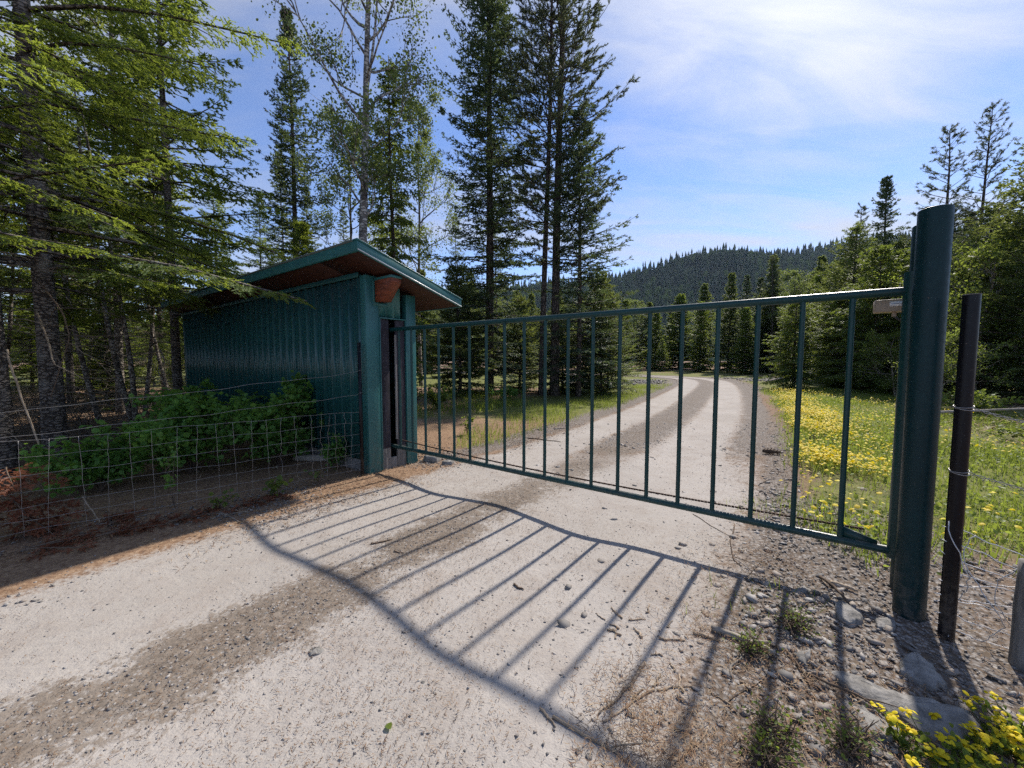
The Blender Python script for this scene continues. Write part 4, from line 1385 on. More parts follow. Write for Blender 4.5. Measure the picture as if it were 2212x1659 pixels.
# --- forest edge on the right and across the clearing
spR = conifer('spruce_tree', 51, 12.6, 0.3, 2.2, 0.12, MAT_SPRUCE, MAT_BARKD, dz=0.32, nb=6, lat_gap=0.20, lat_len=0.55, sub_n=2, sub_len=0.24, k=3, nl=0.060, up=0.10, droop=0.30, curl=0.2, inner=0.1, prof=0.75, tip=0.12,
              jitter=0.28, label='pointed dark spruce second from the left in the right-hand tree line', loc=at(22.6, 24.0))
pnR = pine('pine_tree', 52, 12.2, 6.0, 1.15, 0.10, label='thin pine with bare trunk and short top, leftmost at the right-hand tree line', loc=at(23.9, 27.2), dz=0.40, nb=4, per=12, needle=0.13, wd=0.011, up=0.35, dead=6)
pnR2 = pine('pine_tree', 53, 12.3, 4.6, 1.7, 0.11, label='open pine just left of the big green gate post\'s top', loc=at(20.7, 19.0), dz=0.40, nb=4, per=12, needle=0.12, wd=0.010, up=0.35, dead=6)
copy_tree(pnR2, at(21.4, 18.0), 2.0, (0.9, 0.9, 1.04), 'slim pointed pine just right of the big gate post\'s top')
firR = conifer('fir_tree', 54, 9.2, 0.4, 3.2, 0.11, MAT_FIR, MAT_BARKD, dz=0.33, nb=6, lat_gap=0.19, lat_len=0.8, sub_n=2, sub_len=0.25, k=3, nl=0.052, up=0.16, droop=0.22, curl=0.14, inner=0.15, prof=0.7, tip=0.15,
               jitter=0.25, label='fir with wide open branches at the right edge of the picture', loc=at(17.2, 12.4))
ccd = conifer('cedar_tree', 55, 6.6, 0.2, 2.3, 0.08, MAT_LARCH, MAT_BARKD, dz=0.26, nb=6, lat_gap=0.15, lat_len=0.7, sub_n=2, sub_len=0.26, k=3, nl=0.052, up=0.10, droop=0.32, hang=0.35, curl=0.05, inner=0.1, prof=0.6, tip=0.2,
              jitter=0.3, label='bushy light green conifer right behind the gate\'s end', loc=at(16.6, 17.8))
bush = broadleaf('broadleaf_tree', 56, 5.6, 0.5, 2.3, 0.06, 22, 9000, 0.085, MAT_BROAD, MAT_BARKP, 'bright yellow-green broadleaf tree beyond the black pipe post', None, at(16.4, 13.6), (0.2, 0), 0.7)
bl2 = broadleaf('broadleaf_tree', 57, 12.0, 3.0, 2.8, 0.11, 22, 7000, 0.12, MAT_ASPENL, MAT_BARKP, 'rounded pale green aspen across the clearing, left of the thin pine', None, at(33.0, 39.0), (0.3, 0), 0.85)
for i, (x, y, s_) in enumerate(((-13.2, 15.0, 0.5), (-16.8, 18.6, 0.7), (-11.4, 17.6, 0.6), (-20.0, 17.0, 0.65), (-14.4, 21.4, 0.8), (-23.6, 20.6, 0.8), (-18.4, 25.0, 0.9), (-25.0, 27.4, 1.0), (-11.0, 22.4, 0.8), (-28.6, 24.0, 1.0), (-15.6, 30.0, 1.0), (-21.6, 23.2, 0.9), (-10.2, 27.2, 0.9))):
    copy_tree(bush, at(x, y), i * 1.9, (s_, s_, s_ * 0.8), 'sunlit leafy undergrowth deep in the woods on the left', 'undergrowth in the woods on the left')
copy_tree(ccd, at(19.2, 19.6), 1.0, (1.1, 1.1, 1.05), 'light green conifer behind the control box')
copy_tree(ccd, at(14.6, 19.9), 2.0, (0.8, 0.8, 0.72), 'low light green conifer at the left end of the right-hand thicket')
copy_tree(bush, at(21.3, 15.4), 1.7, (0.7, 0.7, 0.6), 'broadleaf tree crowding the right edge above the wire')
copy_tree(bush, at(13.3, 11.9), 3.3, (0.5, 0.5, 0.42), 'low leafy bush on the cleared bank right of the flowers')
copy_tree(spR, at(25.5, 23.0), 2.0, (1, 1, 0.85), 'spruce half hidden between the pointed spruce and the gate post')
R_BACK = [(24, 20.5, 0), (27.5, 19.0, 1), (22.5, 16.2, 1), (25.0, 14.5, 0), (19.5, 22.4, 2), (28.0, 25.0, 0), (31.0, 29.0, 1), (24.5, 29.6, 2), (29.0, 33.0, 0), (27.0, 36.5, 1), (35.0, 33.0, 2), (33.0, 22.0, 0), (21.8, 22.0, 2), (30, 15, 0), (24, 11, 1), (20.5, 8.5, 0), (21.5, 12.6, 2)]
for i, (x, y, kd) in enumerate(R_BACK):
    s_ = g.uniform(0.9, 1.15)
    src = (spR, ccd, firR)[kd]
    zs_ = s_ * (1.0 if kd == 0 else 1.15 if kd == 1 else 0.95) * g.uniform(0.75, 1.0)
    copy_tree(src, at(x, y), g.uniform(0, 6.28), (s_, s_, zs_), 'conifer filling the dense right-hand forest edge', 'trees filling the right-hand forest edge')
farS = conifer('spruce_tree', 58, 12.0, 0.1, 2.4, 0.12, MAT_FIR, MAT_BARKD, dz=0.40, nb=6, lat_gap=0.24, lat_len=0.8, sub_n=2, sub_len=0.36, k=2, nl=0.12, up=0.08, droop=0.30, curl=0.15, inner=0.05, prof=0.8, tip=0.2,
               jitter=0.3, label='dark full spruce at the left end of the forest wall across the clearing', loc=at(14.2, 61.0))
farG = conifer('fir_tree', 59, 10.5, 0.1, 2.5, 0.12, MAT_LARCH, MAT_BARKD, dz=0.40, nb=6, lat_gap=0.24, lat_len=0.8, sub_n=2, sub_len=0.36, k=2, nl=0.12, up=0.12, droop=0.28, curl=0.12, inner=0.05, prof=0.7, tip=0.35,
               jitter=0.3, label='lighter green fir before the left end of the far forest wall', loc=at(17.0, 58.5))
FAR = [(16, 66, 0), (19.5, 63, 1), (22.5, 64, 0), (26, 60, 2), (29, 58.5, 0), (33, 58, 0), (36.5, 56, 1), (40, 57, 0), (36, 49, 2), (41, 50, 0), (38, 43.5, 0), (44, 47, 1), (31.5, 47.5, 0), (12, 70, 1), (8, 66, 0), (3, 63, 0), (-2.5, 66, 2), (-7, 60, 0),
       (-12, 55, 1), (-17, 52, 0), (-22, 48, 0), (24, 72, 0), (32, 68, 1), (40, 64, 0), (46, 58, 2), (48, 52, 0), (18, 74, 0), (5, 74, 0), (-4, 76, 1), (12, 78, 0), (-14, 68, 0), (46, 43, 0), (38, 37, 1), (-10, 42, 0), (-5, 46, 0), (-15.5, 40.5, 2), (0.5, 52, 0), (6, 57, 0), (27, 66, 0), (44, 69, 1)]
for i, (x, y, kd) in enumerate(FAR):
    src = (farS, bl2, farG)[kd]
    s_ = g.uniform(0.85, 1.15) * (1.25 if kd == 2 else 1)
    copy_tree(src, at(x, y), g.uniform(0, 6.28), (s_ * 1.15, s_ * 1.15, s_ * g.uniform(0.8, 1.05)), 'tree in the wall of forest across the clearing', 'trees across the clearing')
MIX = [(31.2, 43.5, bl2, 0.95), (35.0, 45.0, farG, 1.1), (30.2, 38.0, farG, 0.95), (33.6, 36.2, bl2, 0.85), (27.4, 32.0, farG, 0.80), (29.8, 31.0, ccd, 1.15), (25.2, 26.4, ccd, 1.0), (21.6, 26.0, ccd, 0.85), (23.4, 24.8, ccd, 0.95), (18.2, 21.6, ccd, 0.75),
       (27.8, 27.4, farG, 0.75), (20.6, 17.0, ccd, 0.95), (18.4, 15.0, firR, 0.8), (23.6, 17.4, ccd, 1.1), (19.4, 11.0, firR, 0.85), (15.6, 15.6, bush, 0.45), (26.0, 43.0, farG, 0.7), (24.4, 50.0, farG, 0.85), (28.6, 53.0, bl2, 0.75), (20.8, 56.0, farG, 0.8), (33.0, 50.0, farG, 0.9), (37.2, 52.5, bl2, 0.9)]
for x, y, src, s_ in MIX:
    copy_tree(src, at(x, y), g.uniform(0, 6.28), (s_ * 1.1, s_ * 1.1, s_), 'lighter green tree mixed into the forest edge right of the track', 'lighter trees of the right-hand forest edge')
copy_tree(yf, at(20.3, 52.0), 0.4, (0.9, 0.9, 0.7), 'small grey-green fir alone before the far trees', 'small firs before the far trees')
copy_tree(spR, at(33.5, 52.5), 2.4, (1.3, 1.3, 1.0), 'dense dark spruce standing out at the bend of the far trees')
copy_tree(farS, at(31.4, 47.0), 0.7, (1.05, 1.05, 1.16), 'taller full conifer right of the thin conifer across the clearing')
copy_tree(farS, at(27.2, 48.6), 1.9, (1.0, 1.0, 1.02), 'full conifer left of the thin conifer across the clearing')
copy_tree(farS, at(33.2, 42.0), 2.9, (1.0, 1.0, 1.05), 'dark conifer at the near corner of the far forest wall')
copy_tree(pnR, at(30.5, 45.5), 2.0, (1.2, 1.2, 1.12), 'tall thin conifer rising over the far trees above the gate')
copy_tree(spR, at(27.6, 46.0), 1.0, (1.0, 1.0, 0.92), 'spruce beside the thin conifer across the clearing')

# --- forest on the hill: one mass
g = np.random.default_rng(909)


def hill_forest():
    con, dec = Acc(), Acc()
    pts = []
    for _ in range(30000):
        x = g.uniform(-420, 1500)
        y = 345 + 690 * g.uniform(0, 1) ** 0.9
        if -0.55 < x / y < 1.45:
            pts.append((x, y))
    pts = np.array(pts)[:8000]
    z = hill_z(pts[:, 0], pts[:, 1])
    patch = wav(pts[:, 0], pts[:, 1], 0.02, 55) + 0.5 * wav(pts[:, 0], pts[:, 1], 0.05, 56)
    nf = 0
    a = np.arange(6) / 6 * 2 * np.pi
    for (x, y), zz, pc in zip(pts, z, patch):
        deciduous = g.uniform() < (0.42 if pc > 0.35 else 0.05)
        if deciduous:
            H = g.uniform(12, 20)
            r = H * g.uniform(0.25, 0.36)
            n1_, n2_ = 7, 4
            th = np.linspace(0.25, np.pi, n2_ + 1)[:-1]
            V = []
            for t in th:
                for p in np.arange(n1_) / n1_ * 6.283:
                    q = r * g.uniform(0.75, 1.2)
                    V.append((x + q * math.sin(t) * math.cos(p), y + q * math.sin(t) * math.sin(p), zz + H * 0.62 + H * 0.42 * math.cos(t)))
            V.append((x, y, zz + H * 1.03))
            F = []
            for i_ in range(n2_ - 1):
                for j_ in range(n1_):
                    p, q = i_ * n1_ + j_, i_ * n1_ + (j_ + 1) % n1_
                    F += [[p, p + n1_, q + n1_], [p, q + n1_, q]]
            for j_ in range(n1_):
                F.append([len(V) - 1, j_, (j_ + 1) % n1_])
            dec.add(V, F, g.uniform(0, 1))
        else:
            H = (10 + 24 * g.uniform(0, 1) ** 1.3) * (1.0 + 0.15 * pc)
            r = H * g.uniform(0.13, 0.19)
            tv = np.clip(g.uniform(0, 0.55) + 0.3 * pc, 0, 0.9)
            ph = g.uniform(0, 6)
            for l in range(3):
                b0 = zz + H * (0.12 + 0.27 * l)
                t0 = zz + H * (0.55 + 0.225 * l)
                rr = r * (1 - 0.30 * l)
                jr = rr * g.uniform(0.7, 1.3, 6)
                V = np.stack([x + jr * np.cos(a + ph + l), y + jr * np.sin(a + ph + l), b0 + g.uniform(-.04, .04, 6) * H], 1)
                V = np.concatenate([V, [[x, y, t0]]])
                con.add(V, [[j_, (j_ + 1) % 6, 6] for j_ in range(6)], tv + 0.1 * l)
    return con, dec


con, dec = hill_forest()
tag(con.build('hill_conifers', MAT_HILLTREE), 'dark conifer forest covering the far hill', kind='stuff')
tag(dec.build('hill_broadleaves', MAT_HILLLEAF), 'paler broadleaf crowns dotted through the hill forest', kind='stuff')

# ------------------------------------------------------------------ shrubs and plants by the left fence
shrub('leafy_shrub', 61, at(-3.35, 5.45), 0.80, 1.22, 36, 4400, 0.068, MAT_SHRUB, 'round-leaved green shrub against the shed wall behind the fence')
shrub('leafy_shrub', 62, at(-4.30, 5.05), 0.95, 1.02, 36, 4400, 0.066, MAT_SHRUB, 'bushy green shrub in the middle behind the wire fence')
shrub('leafy_shrub', 63, at(-4.85, 4.45), 0.72, 0.72, 26, 2800, 0.058, MAT_SHRUB, 'low dark green shrub at the foot of the big fir')
shrub('leafy_shrub', 64, at(-2.45, 5.25), 0.34, 0.48, 12, 520, 0.045, MAT_SHRUB, 'small leafy shrub beside the shed corner behind the fence')
shrub('leafy_shrub', 65, at(-5.1, 5.9), 0.55, 1.15, 16, 1400, 0.060, MAT_SHRUB, 'upright leafy shrub left of the long shed wall')
blp = shrub('broad_leaf_plant', 66, at(-4.6, 6.1), 0.85, 1.15, 14, 8, 0.03, MAT_SHRUB, 'plant with big flat leaves in front of the shed\'s far end')
gl = np.random.default_rng(661)
a = Acc()
n_ = 12
an = np.arange(n_) / n_ * 2 * np.pi
rr = 0.5 + 0.10 * np.cos(3 * an) + 0.05 * np.cos(6 * an)
V = np.stack([0.45 + rr * np.cos(an), rr * np.sin(an), 0.06 * np.sin(5 * an) + 0.10 * np.abs(np.sin(an))], 1)
a.add(np.concatenate([V, [[0.4, 0, 0]]]), [[k, (k + 1) % n_, n_] for k in range(n_)], 0.5)
leaf0 = None
for k in range(64):
    if leaf0 is None:
        lf1 = leaf0 = a.build('leaf', MAT_SHRUB, blp)
    else:
        lf1 = leaf0.copy()
        COL.objects.link(lf1)
        lf1.parent = blp
    az, r_ = gl.uniform(0, 6.283), 0.8 * math.sqrt(gl.uniform(0.02, 1))
    lf1.location = (r_ * math.cos(az), r_ * math.sin(az), gl.uniform(0.62, 1.15) - 0.25 * r_)
    lf1.rotation_euler = (gl.normal(0, .25), gl.uniform(0.0, 0.45), az + gl.normal(0, .6))
    q = gl.uniform(0.12, 0.20)
    lf1.scale = (q, q, q)
shrub('seedling', 67, at(-2.62, 4.12), 0.10, 0.30, 4, 46, 0.055, MAT_BROAD, 'yellow-green seedling in front of the wire fence near the shed', cat='plant')
shrub('seedling', 68, at(-2.95, 3.80), 0.09, 0.16, 4, 40, 0.045, MAT_BROAD, 'tiny pale seedling under the wire fence', cat='plant')
shrub('seedling', 69, at(-3.45, 3.85), 0.07, 0.62, 3, 46, 0.050, MAT_SHRUB, 'tall single-stemmed weed growing through the wire fence', cat='plant')
shrub('seedling', 70, at(-2.3, 4.5), 0.08, 0.18, 4, 22, 0.04, MAT_BROAD, 'small sprig by the black steel fence post', cat='plant')
shrub('leafy_shrub', 71, at(-3.6, 13.6), 1.0, 1.0, 20, 1500, 0.07, MAT_BROAD, 'low sunlit weeds behind the gate right of the shed', cat='shrub')
shrub('leafy_shrub', 72, at(-2.3, 11.8), 0.8, 0.8, 18, 1100, 0.065, MAT_BROAD, 'sunlit weedy clump between shed and tall spruce')
shrub('leafy_shrub', 73, at(-0.2, 14.6), 0.9, 0.55, 16, 900, 0.065, MAT_SHRUB, 'low green clump in front of the tall spruce trunk')
shrub('seedling', 74, at(-0.9, 7.7), 0.16, 0.50, 4, 60, 0.065, MAT_BROAD, 'pale spindly seedling seen through the gate pickets', cat='plant')
shrub('leafy_shrub', 75, at(12.2, 10.2), 1.0, 0.6, 16, 900, 0.08, MAT_BROAD, 'low green weeds on the bank right of the flowers')
shrub('leafy_shrub', 76, at(9.6, 6.9), 0.7, 0.4, 14, 700, 0.06, MAT_BROAD, 'low leafy weeds beyond the black pipe post')

# dead fir bough, rust red, lying against the fence at the left edge
g = np.random.default_rng(15)
db = empty('dead_fir_bough', (-4.02, 3.18, 0.0), 'rust-red dead fir bough at the left edge beside the fence', 'branch')
fol, wood = Acc(), Acc()
for i in range(7):
    spray(fol, wood, g, np.array([-0.35, 0.10, 0.06 + 0.085 * i]), g.uniform(-1.0, 0.5), g.uniform(0.35, 0.55), 0.15, 0.4, 0, 0.06, 0.3, 0.06, 0.12, 7, 0.022, 0.1, 0.008, 0.3)
fol.build('needles', MAT_DEADFIR, db)
wood.build('twigs', MAT_STICKD, db, True)

for i, (x, y, a_, lab) in enumerate(((-3.62, 3.06, 0.6, 'rusty dead bough lying nearest the left edge along the litter bank'), (-3.30, 3.30, 0.75, 'rusty dead bough second along the litter bank before the fence'), (-2.98, 3.62, 0.9, 'rusty dead bough in the middle of the litter bank before the fence'),
                                     (-2.62, 3.98, 0.7, 'small dead bough at the shed end of the litter bank'), (-3.75, 3.55, 2.2, 'dead bough lying behind the wire at the left'))):
    b_ = empty('dead_fir_bough', at(x, y), lab, 'branch', None, a_)
    fol, wood = Acc(), Acc()
    for k in range(3):
        spray(fol, wood, g, np.array([-0.25, 0.0, 0.03]), g.normal(0, 0.25), g.uniform(0.4, 0.6), 0.04, 0.06, 0, 0.07, 0.22, 0.07, 0.10, 6, 0.020, 0.1, 0.006, 0.3)
    fol.build('needles', MAT_DEADFIR, b_)
    wood.build('twigs', MAT_STICKD, b_, True)

# ------------------------------------------------------------------ sticks, logs, rocks


def stick(label, pts, r, mat, seed, name='stick', cat='stick', lift=0.0, z=None, fork=False, taper=0.55):
    g_ = np.random.default_rng(seed)
    p = np.array(pts, float)
    q = np.linspace(0, 1, 14)
    s = np.linspace(0, 1, len(p))
    x = np.interp(q, s, p[:, 0])
    y = np.interp(q, s, p[:, 1])
    if p.shape[1] == 3:
        zz = np.interp(q, s, p[:, 2])
    else:
        zz = lie(x, y) + r * 0.8 + 0.006 + lift * np.sin(np.pi * q)
    P = np.stack([x, y, zz], 1)
    P[:, :2] += np.cumsum(g_.normal(0, 0.006 + r * 0.12, (14, 2)), 0) * 0.5
    rr = r * (1 - taper * q) * g_.uniform(0.88, 1.12, 14)
    a = Acc()
    a.add(*tube(P, rr, 8))
    if fork:
        k = 8
        d = norm(P[k + 1] - P[k])
        sd = np.array([-d[1], d[0], 0.35])
        L = 0.28 * float(np.linalg.norm(P[-1] - P[0]))
        a.add(*tube(np.array([P[k], P[k] + (d * .7 + sd * .5) * L * .6, P[k] + (d * 1.2 + sd * .7) * L]), np.array([r * .5, r * .4, r * .2]), 6))
    o = a.build(name, mat, None, True)
    return tag(o, label, cat)


stick('thick barkless stick lying on gravel near the gate post', [(1.10, 2.03), (1.21, 1.93), (1.32, 1.83)], 0.017, MAT_STICKP, 1, taper=0.3, fork=True)
stick('short stub of wood at the upper end of the thick stick', [(0.99, 2.01), (1.08, 1.955)], 0.010, MAT_STICK, 2)
stick('long dark twig running down past the small square rock', [(1.38, 1.87), (1.37, 1.70), (1.33, 1.60), (1.22, 1.45)], 0.006, MAT_STICKD, 3)
stick('forked grey branch lying across the long stone slab', [(1.37, 1.72), (1.43, 1.62), (1.54, 1.52), (1.58, 1.40)], 0.007, MAT_STICKD, 4, lift=0.03, fork=True)
stick('grey branch pointing at the big post\'s foot from above', [(2.09, 2.52), (2.05, 2.33), (1.99, 2.12)], 0.011, MAT_STICKD, 5, lift=0.02)
stick('short thick piece of bark left of the big post', [(2.10, 2.44), (2.21, 2.34)], 0.016, MAT_STICK, 6)
stick('thin curved twig against the foot of the big post', [(2.02, 2.27), (2.13, 2.23), (2.13, 2.12)], 0.005, MAT_STICK, 7, lift=0.03)
stick('small curled bare root below the thick stick', [(1.03, 1.71), (1.08, 1.77), (1.14, 1.79), (1.18, 1.83)], 0.006, MAT_STICKP, 8, lift=0.01)
stick('long stalk lying along the picket shadow on the track', [(0.66, 1.81), (0.55, 1.68), (0.45, 1.56), (0.38, 1.50)], 0.008, MAT_STICK, 9)
stick('stalk crossing the long stalk at its lower end', [(0.65, 1.66), (0.54, 1.60), (0.39, 1.51)], 0.006, MAT_STICK, 10)
stick('bundle stalk at the bottom edge of the picture', [(0.17, 1.51), (0.28, 1.44), (0.37, 1.38), (0.44, 1.33)], 0.007, MAT_STICK, 11, fork=True)
stick('short split stalk above the bottom-edge stalk', [(0.12, 1.55), (0.18, 1.46)], 0.006, MAT_STICK, 12)
stick('pale stalk pointing up from the bottom edge toward the rocks', [(0.56, 1.33), (0.66, 1.39), (0.76, 1.47)], 0.006, MAT_STICK, 13)
stick('straight pale straw near the bottom edge', [(0.73, 1.44), (0.69, 1.33)], 0.004, MAT_STICKP, 14)
stick('thin upright twig at the edge of the wheel track beyond the gate shadow', [(2.02, 3.40), (1.79, 3.05), (1.65, 2.76), (1.65, 2.67)], 0.006, MAT_STICKD, 15, fork=True)
stick('hair-thin twig left of the forked twig under the gate', [(1.76, 3.65), (1.79, 3.36), (1.85, 3.15)], 0.0035, MAT_STICKD, 16)
stick('flat splinter of wood left of the thick stick', [(0.79, 1.98), (0.94, 1.95)], 0.006, MAT_STICK, 17)
stick('small flat stalk right of the crossing stalks', [(0.66, 1.66), (0.81, 1.66)], 0.005, MAT_STICK, 18)
stick('brown splinter on the left wheel track among picket shadows', [(-1.14, 3.02), (-0.99, 3.10)], 0.008, MAT_STICKD, 19)
stick('straw on the left wheel track beside the brown splinter', [(-1.33, 3.08), (-1.23, 3.18)], 0.005, MAT_STICKP, 20)
stick('bark chip on the fifth picket shadow', [(-0.91, 2.88), (-0.82, 2.83)], 0.006, MAT_STICKD, 21)
stick('dark bark chip in the middle picket shadow', [(0.02, 2.53), (0.08, 2.46)], 0.008, MAT_STICKD, 211)
stick('thin stick lying along the foot of the wire fence', [(-3.78, 3.41), (-3.64, 3.53), (-3.50, 3.72)], 0.006, MAT_STICKP, 22)
stick('bent grey stick on litter before the fence', [(-3.04, 3.63), (-2.83, 3.68), (-2.51, 3.47)], 0.007, MAT_STICKP, 23, fork=True)
stick('straight stick slanting through the fence mesh on the left', [(-4.05, 3.55, 0.22), (-3.75, 3.42, 0.02)], 0.008, MAT_STICK, 24)
stick('thin dead sapling leaning beside the leftmost fir trunk', [(-5.95, 4.55, 1.62), (-5.70, 4.45, 1.0), (-5.30, 4.35, 0.1)], 0.011, MAT_STICK, 25, taper=0.3)
stick('broken branch with fresh orange wood hanging between the two big firs', [(-6.35, 5.2, 2.15), (-6.15, 5.1, 1.85), (-5.95, 5.0, 1.45), (-5.55, 5.0, 1.25)], 0.014, MAT_STICK, 26, taper=0.7)
stick('grey dead limb slanting across the big fir trunk', [(-6.4, 5.25, 2.6), (-5.95, 5.15, 2.1), (-5.75, 5.05, 1.8), (-6.0, 5.0, 1.0)], 0.011, MAT_STICKD, 27, taper=0.6)
stick('crooked white dead stick in the woods left of the shed', [(-8.2, 9.0, 1.75), (-8.05, 8.95, 1.45), (-8.2, 8.9, 1.25), (-7.9, 8.85, 0.7)], 0.014, MAT_STICKP, 28)
stick('long dry twig on sunlit track beyond the gate', [(0.3, 7.2), (0.9, 7.05)], 0.012, MAT_STICKD, 29)
stick('dry branch on the verge left of the far track', [(0.9, 8.2), (1.25, 8.35)], 0.016, MAT_STICKP, 30)
stick('weathered log lying along the foot of the shed wall', [(-4.5, 7.35), (-3.6, 6.62), (-2.95, 6.1)], 0.075, MAT_STICKP, 31, 'log', 'log', taper=0.1)
stick('grey log poking out beside the shed corner', [(-3.3, 5.75), (-2.6, 5.62)], 0.055, MAT_STICKP, 32, 'log', 'log', taper=0.1)
stick('long fallen pole across the brushy ground far right', [(9.0, 8.6, 0.30), (14.5, 9.4, 0.38)], 0.03, MAT_STICKP, 33, 'log', 'log', taper=0.4)
gs = np.random.default_rng(88)
for i in range(22):
    x, y = gs.uniform(0.45, 1.15), gs.uniform(1.55, 2.2)
    a, L = gs.uniform(0, 3.14), gs.uniform(0.04, 0.10)
    o = stick('small wood chip in the scatter of chips left of the thick stick', [(x, y), (x + L * math.cos(a), y + L * math.sin(a))], gs.uniform(0.004, 0.007), MAT_STICK, 300 + i, 'wood_chip', 'wood chip')
    o['group'] = 'wood chips scattered on the track'


def rock(label, poly, h, seed, tilt=(0, 0), name='rock'):
    g_ = np.random.default_rng(seed)
    p = np.array(poly, float)
    c = p.mean(0)
    # densify the outline
    pts = []
    for i in range(len(p)):
        a, b = p[i], p[(i + 1) % len(p)]
        for q in (0, 0.33, 0.66):
            pts.append(a * (1 - q) + b * q + g_.normal(0, 0.004, 2))
    p = np.array(pts)
    n = len(p)
    V, rings = [], ((1.03, -0.03), (1.05, 0.45 * h), (0.99, 0.9 * h), (0.90, h), (0.55, h * 1.06))
    zb = float(lie(*c))
    for s, z in rings:
        for q in p:
            w = c + (q - c) * s * g_.uniform(0.97, 1.03)
            zz = zb + z - 0.012 + (w - c) @ np.array(tilt) + (g_.normal(0, 0.0035) if z > 0 else 0)
            V.append((w[0], w[1], zz))
    V.append((c[0], c[1], zb + h * 1.05))
    F = []
    for k in range(len(rings) - 1):
        for i in range(n):
            j = (i + 1) % n
            a, b, d, e = k * n + i, k * n + j, (k + 1) * n + j, (k + 1) * n + i
            F += [[a, b, d], [a, d, e]]
    k = (len(rings) - 1) * n
    for i in range(n):
        F.append([k + i, k + (i + 1) % n, len(V) - 1])
    F = np.array(F)
    area = sum(p[i][0] * p[(i + 1) % n][1] - p[(i + 1) % n][0] * p[i][1] for i in range(n))
    if area < 0:
        F = F[:, ::-1]
    return tag(build(name, V, F, MAT_ROCK, None, False), label, 'rock')


rock('long grey stone slab half sunk in litter near the bottom right', [(1.49, 1.72), (1.56, 1.70), (1.65, 1.61), (1.73, 1.58), (1.84, 1.54), (1.89, 1.51), (1.88, 1.46), (1.77, 1.39), (1.68, 1.39), (1.62, 1.43), (1.59, 1.50), (1.54, 1.55), (1.50, 1.62)], 0.05, 1, (0.05, 0.1))
rock('lower flat slab below the long grey slab', [(1.46, 1.60), (1.49, 1.56), (1.54, 1.51), (1.56, 1.45), (1.51, 1.42), (1.40, 1.42), (1.38, 1.50)], 0.03, 2, (0, 0.05))
rock('pale flat angular rock in front of the big gate post', [(1.91, 1.81), (2.03, 1.84), (2.03, 1.77), (1.98, 1.67), (1.89, 1.65), (1.85, 1.70), (1.85, 1.73)], 0.045, 3, (0, 0.12))
rock('small squarish rock below the thick stick', [(1.40, 1.83), (1.50, 1.84), (1.46, 1.79), (1.41, 1.75), (1.39, 1.79)], 0.035, 4, (0.1, 0))
rock('dark wedge-shaped rock left of the big post\'s foot', [(1.93, 2.21), (1.97, 2.23), (2.01, 2.13), (1.97, 2.08), (1.88, 2.05), (1.87, 2.13)], 0.05, 5, (0, 0.1))
rock('flat grey rock touching the big post\'s foot', [(2.08, 2.12), (2.16, 2.12), (2.17, 2.08), (2.11, 2.03), (2.03, 2.05)], 0.035, 6)
rock('pale thin flat stone near the short thick bark', [(1.78, 2.38), (1.91, 2.42), (1.92, 2.38), (1.82, 2.34)], 0.022, 7)
rock('stone block at the foot of the shed\'s right corner', [(-1.30, 5.60), (-1.12, 5.55), (-1.08, 5.70), (-1.25, 5.78)], 0.10, 8, name='stone_block')
rock('white stone right of the shed on the verge', [(-1.0, 5.42), (-0.86, 5.42), (-0.84, 5.50), (-0.98, 5.52)], 0.06, 9)
gs = np.random.default_rng(99)
for i, (x, y, r, lab) in enumerate(((-1.28, 1.94, 0.03, 'pale pebble on the dark crown near the bottom left'), (-1.01, 1.89, 0.045, 'flat white pebble on the dark crown of the track'), (-1.45, 2.18, 0.03, 'dark pebble on the left wheel track'),
                                    (-0.42, 1.72, 0.028, 'reddish bark lump near the bottom middle'))):
    a = np.sort(gs.uniform(0, 6.28, 7))
    o = rock(lab, [(x + r * math.cos(q) * gs.uniform(.7, 1.1), y + r * 0.8 * math.sin(q) * gs.uniform(.7, 1.1)) for q in np.arange(7) / 7 * 6.28], r * 0.5, 20 + i, name='pebble')
# pine cones lying beside the track
for i, (x, y, lab) in enumerate(((4.07, 5.99, 'brown dried cone clump on the right wheel track beyond the gate'), (5.50, 6.94, 'dark cone lying at the edge of the yellow flowers'))):
    a = Acc()
    g_ = np.random.default_rng(500 + i)
    for k in range(60):
        q = k / 60
        az = k * 2.4
        rr = 0.045 * math.sin(math.pi * (0.12 + 0.8 * q)) + 0.006
        c = np.array([-0.10 + 0.24 * q, rr * math.cos(az), 0.05 + rr * math.sin(az)])
        o_ = norm(np.array([0.5, math.cos(az), math.sin(az)]))
        s_ = norm(np.cross(o_, [1, 0, 0])) * 0.014
        a.soup(np.array([c - s_, c + s_, c + o_ * 0.035]))
        a.soup(np.array([c - s_, c + o_ * 0.035, c - o_ * 0.01]))
    a.add(*tube(np.array([(-0.10, 0, .05), (0, 0, .05), (0.14, 0, .05)]), np.array([.02, .04, .015]), 8))
    o = a.build('fir_cone', MAT_STICKD, None, False, at(x, y))
    o.rotation_euler = (0, 0, -0.4 + i)
    tag(o, lab, 'cone')
# fallen green leaf on the track
a = Acc()
g_ = np.random.default_rng(3)
leaves(a, g_, np.array([[0, 0, 0.012]]), 0.045, np.tile([0, 0, 6.0], (1, 1)), 0.9, -0.1)
tag(a.build('fallen_leaf', MAT_BROAD, None, False, at(-0.52, 1.51)), 'yellow-green fallen leaf on the track near the bottom edge', 'leaf')

# ------------------------------------------------------------------ loose cover on the ground
g = np.random.default_rng(2024)


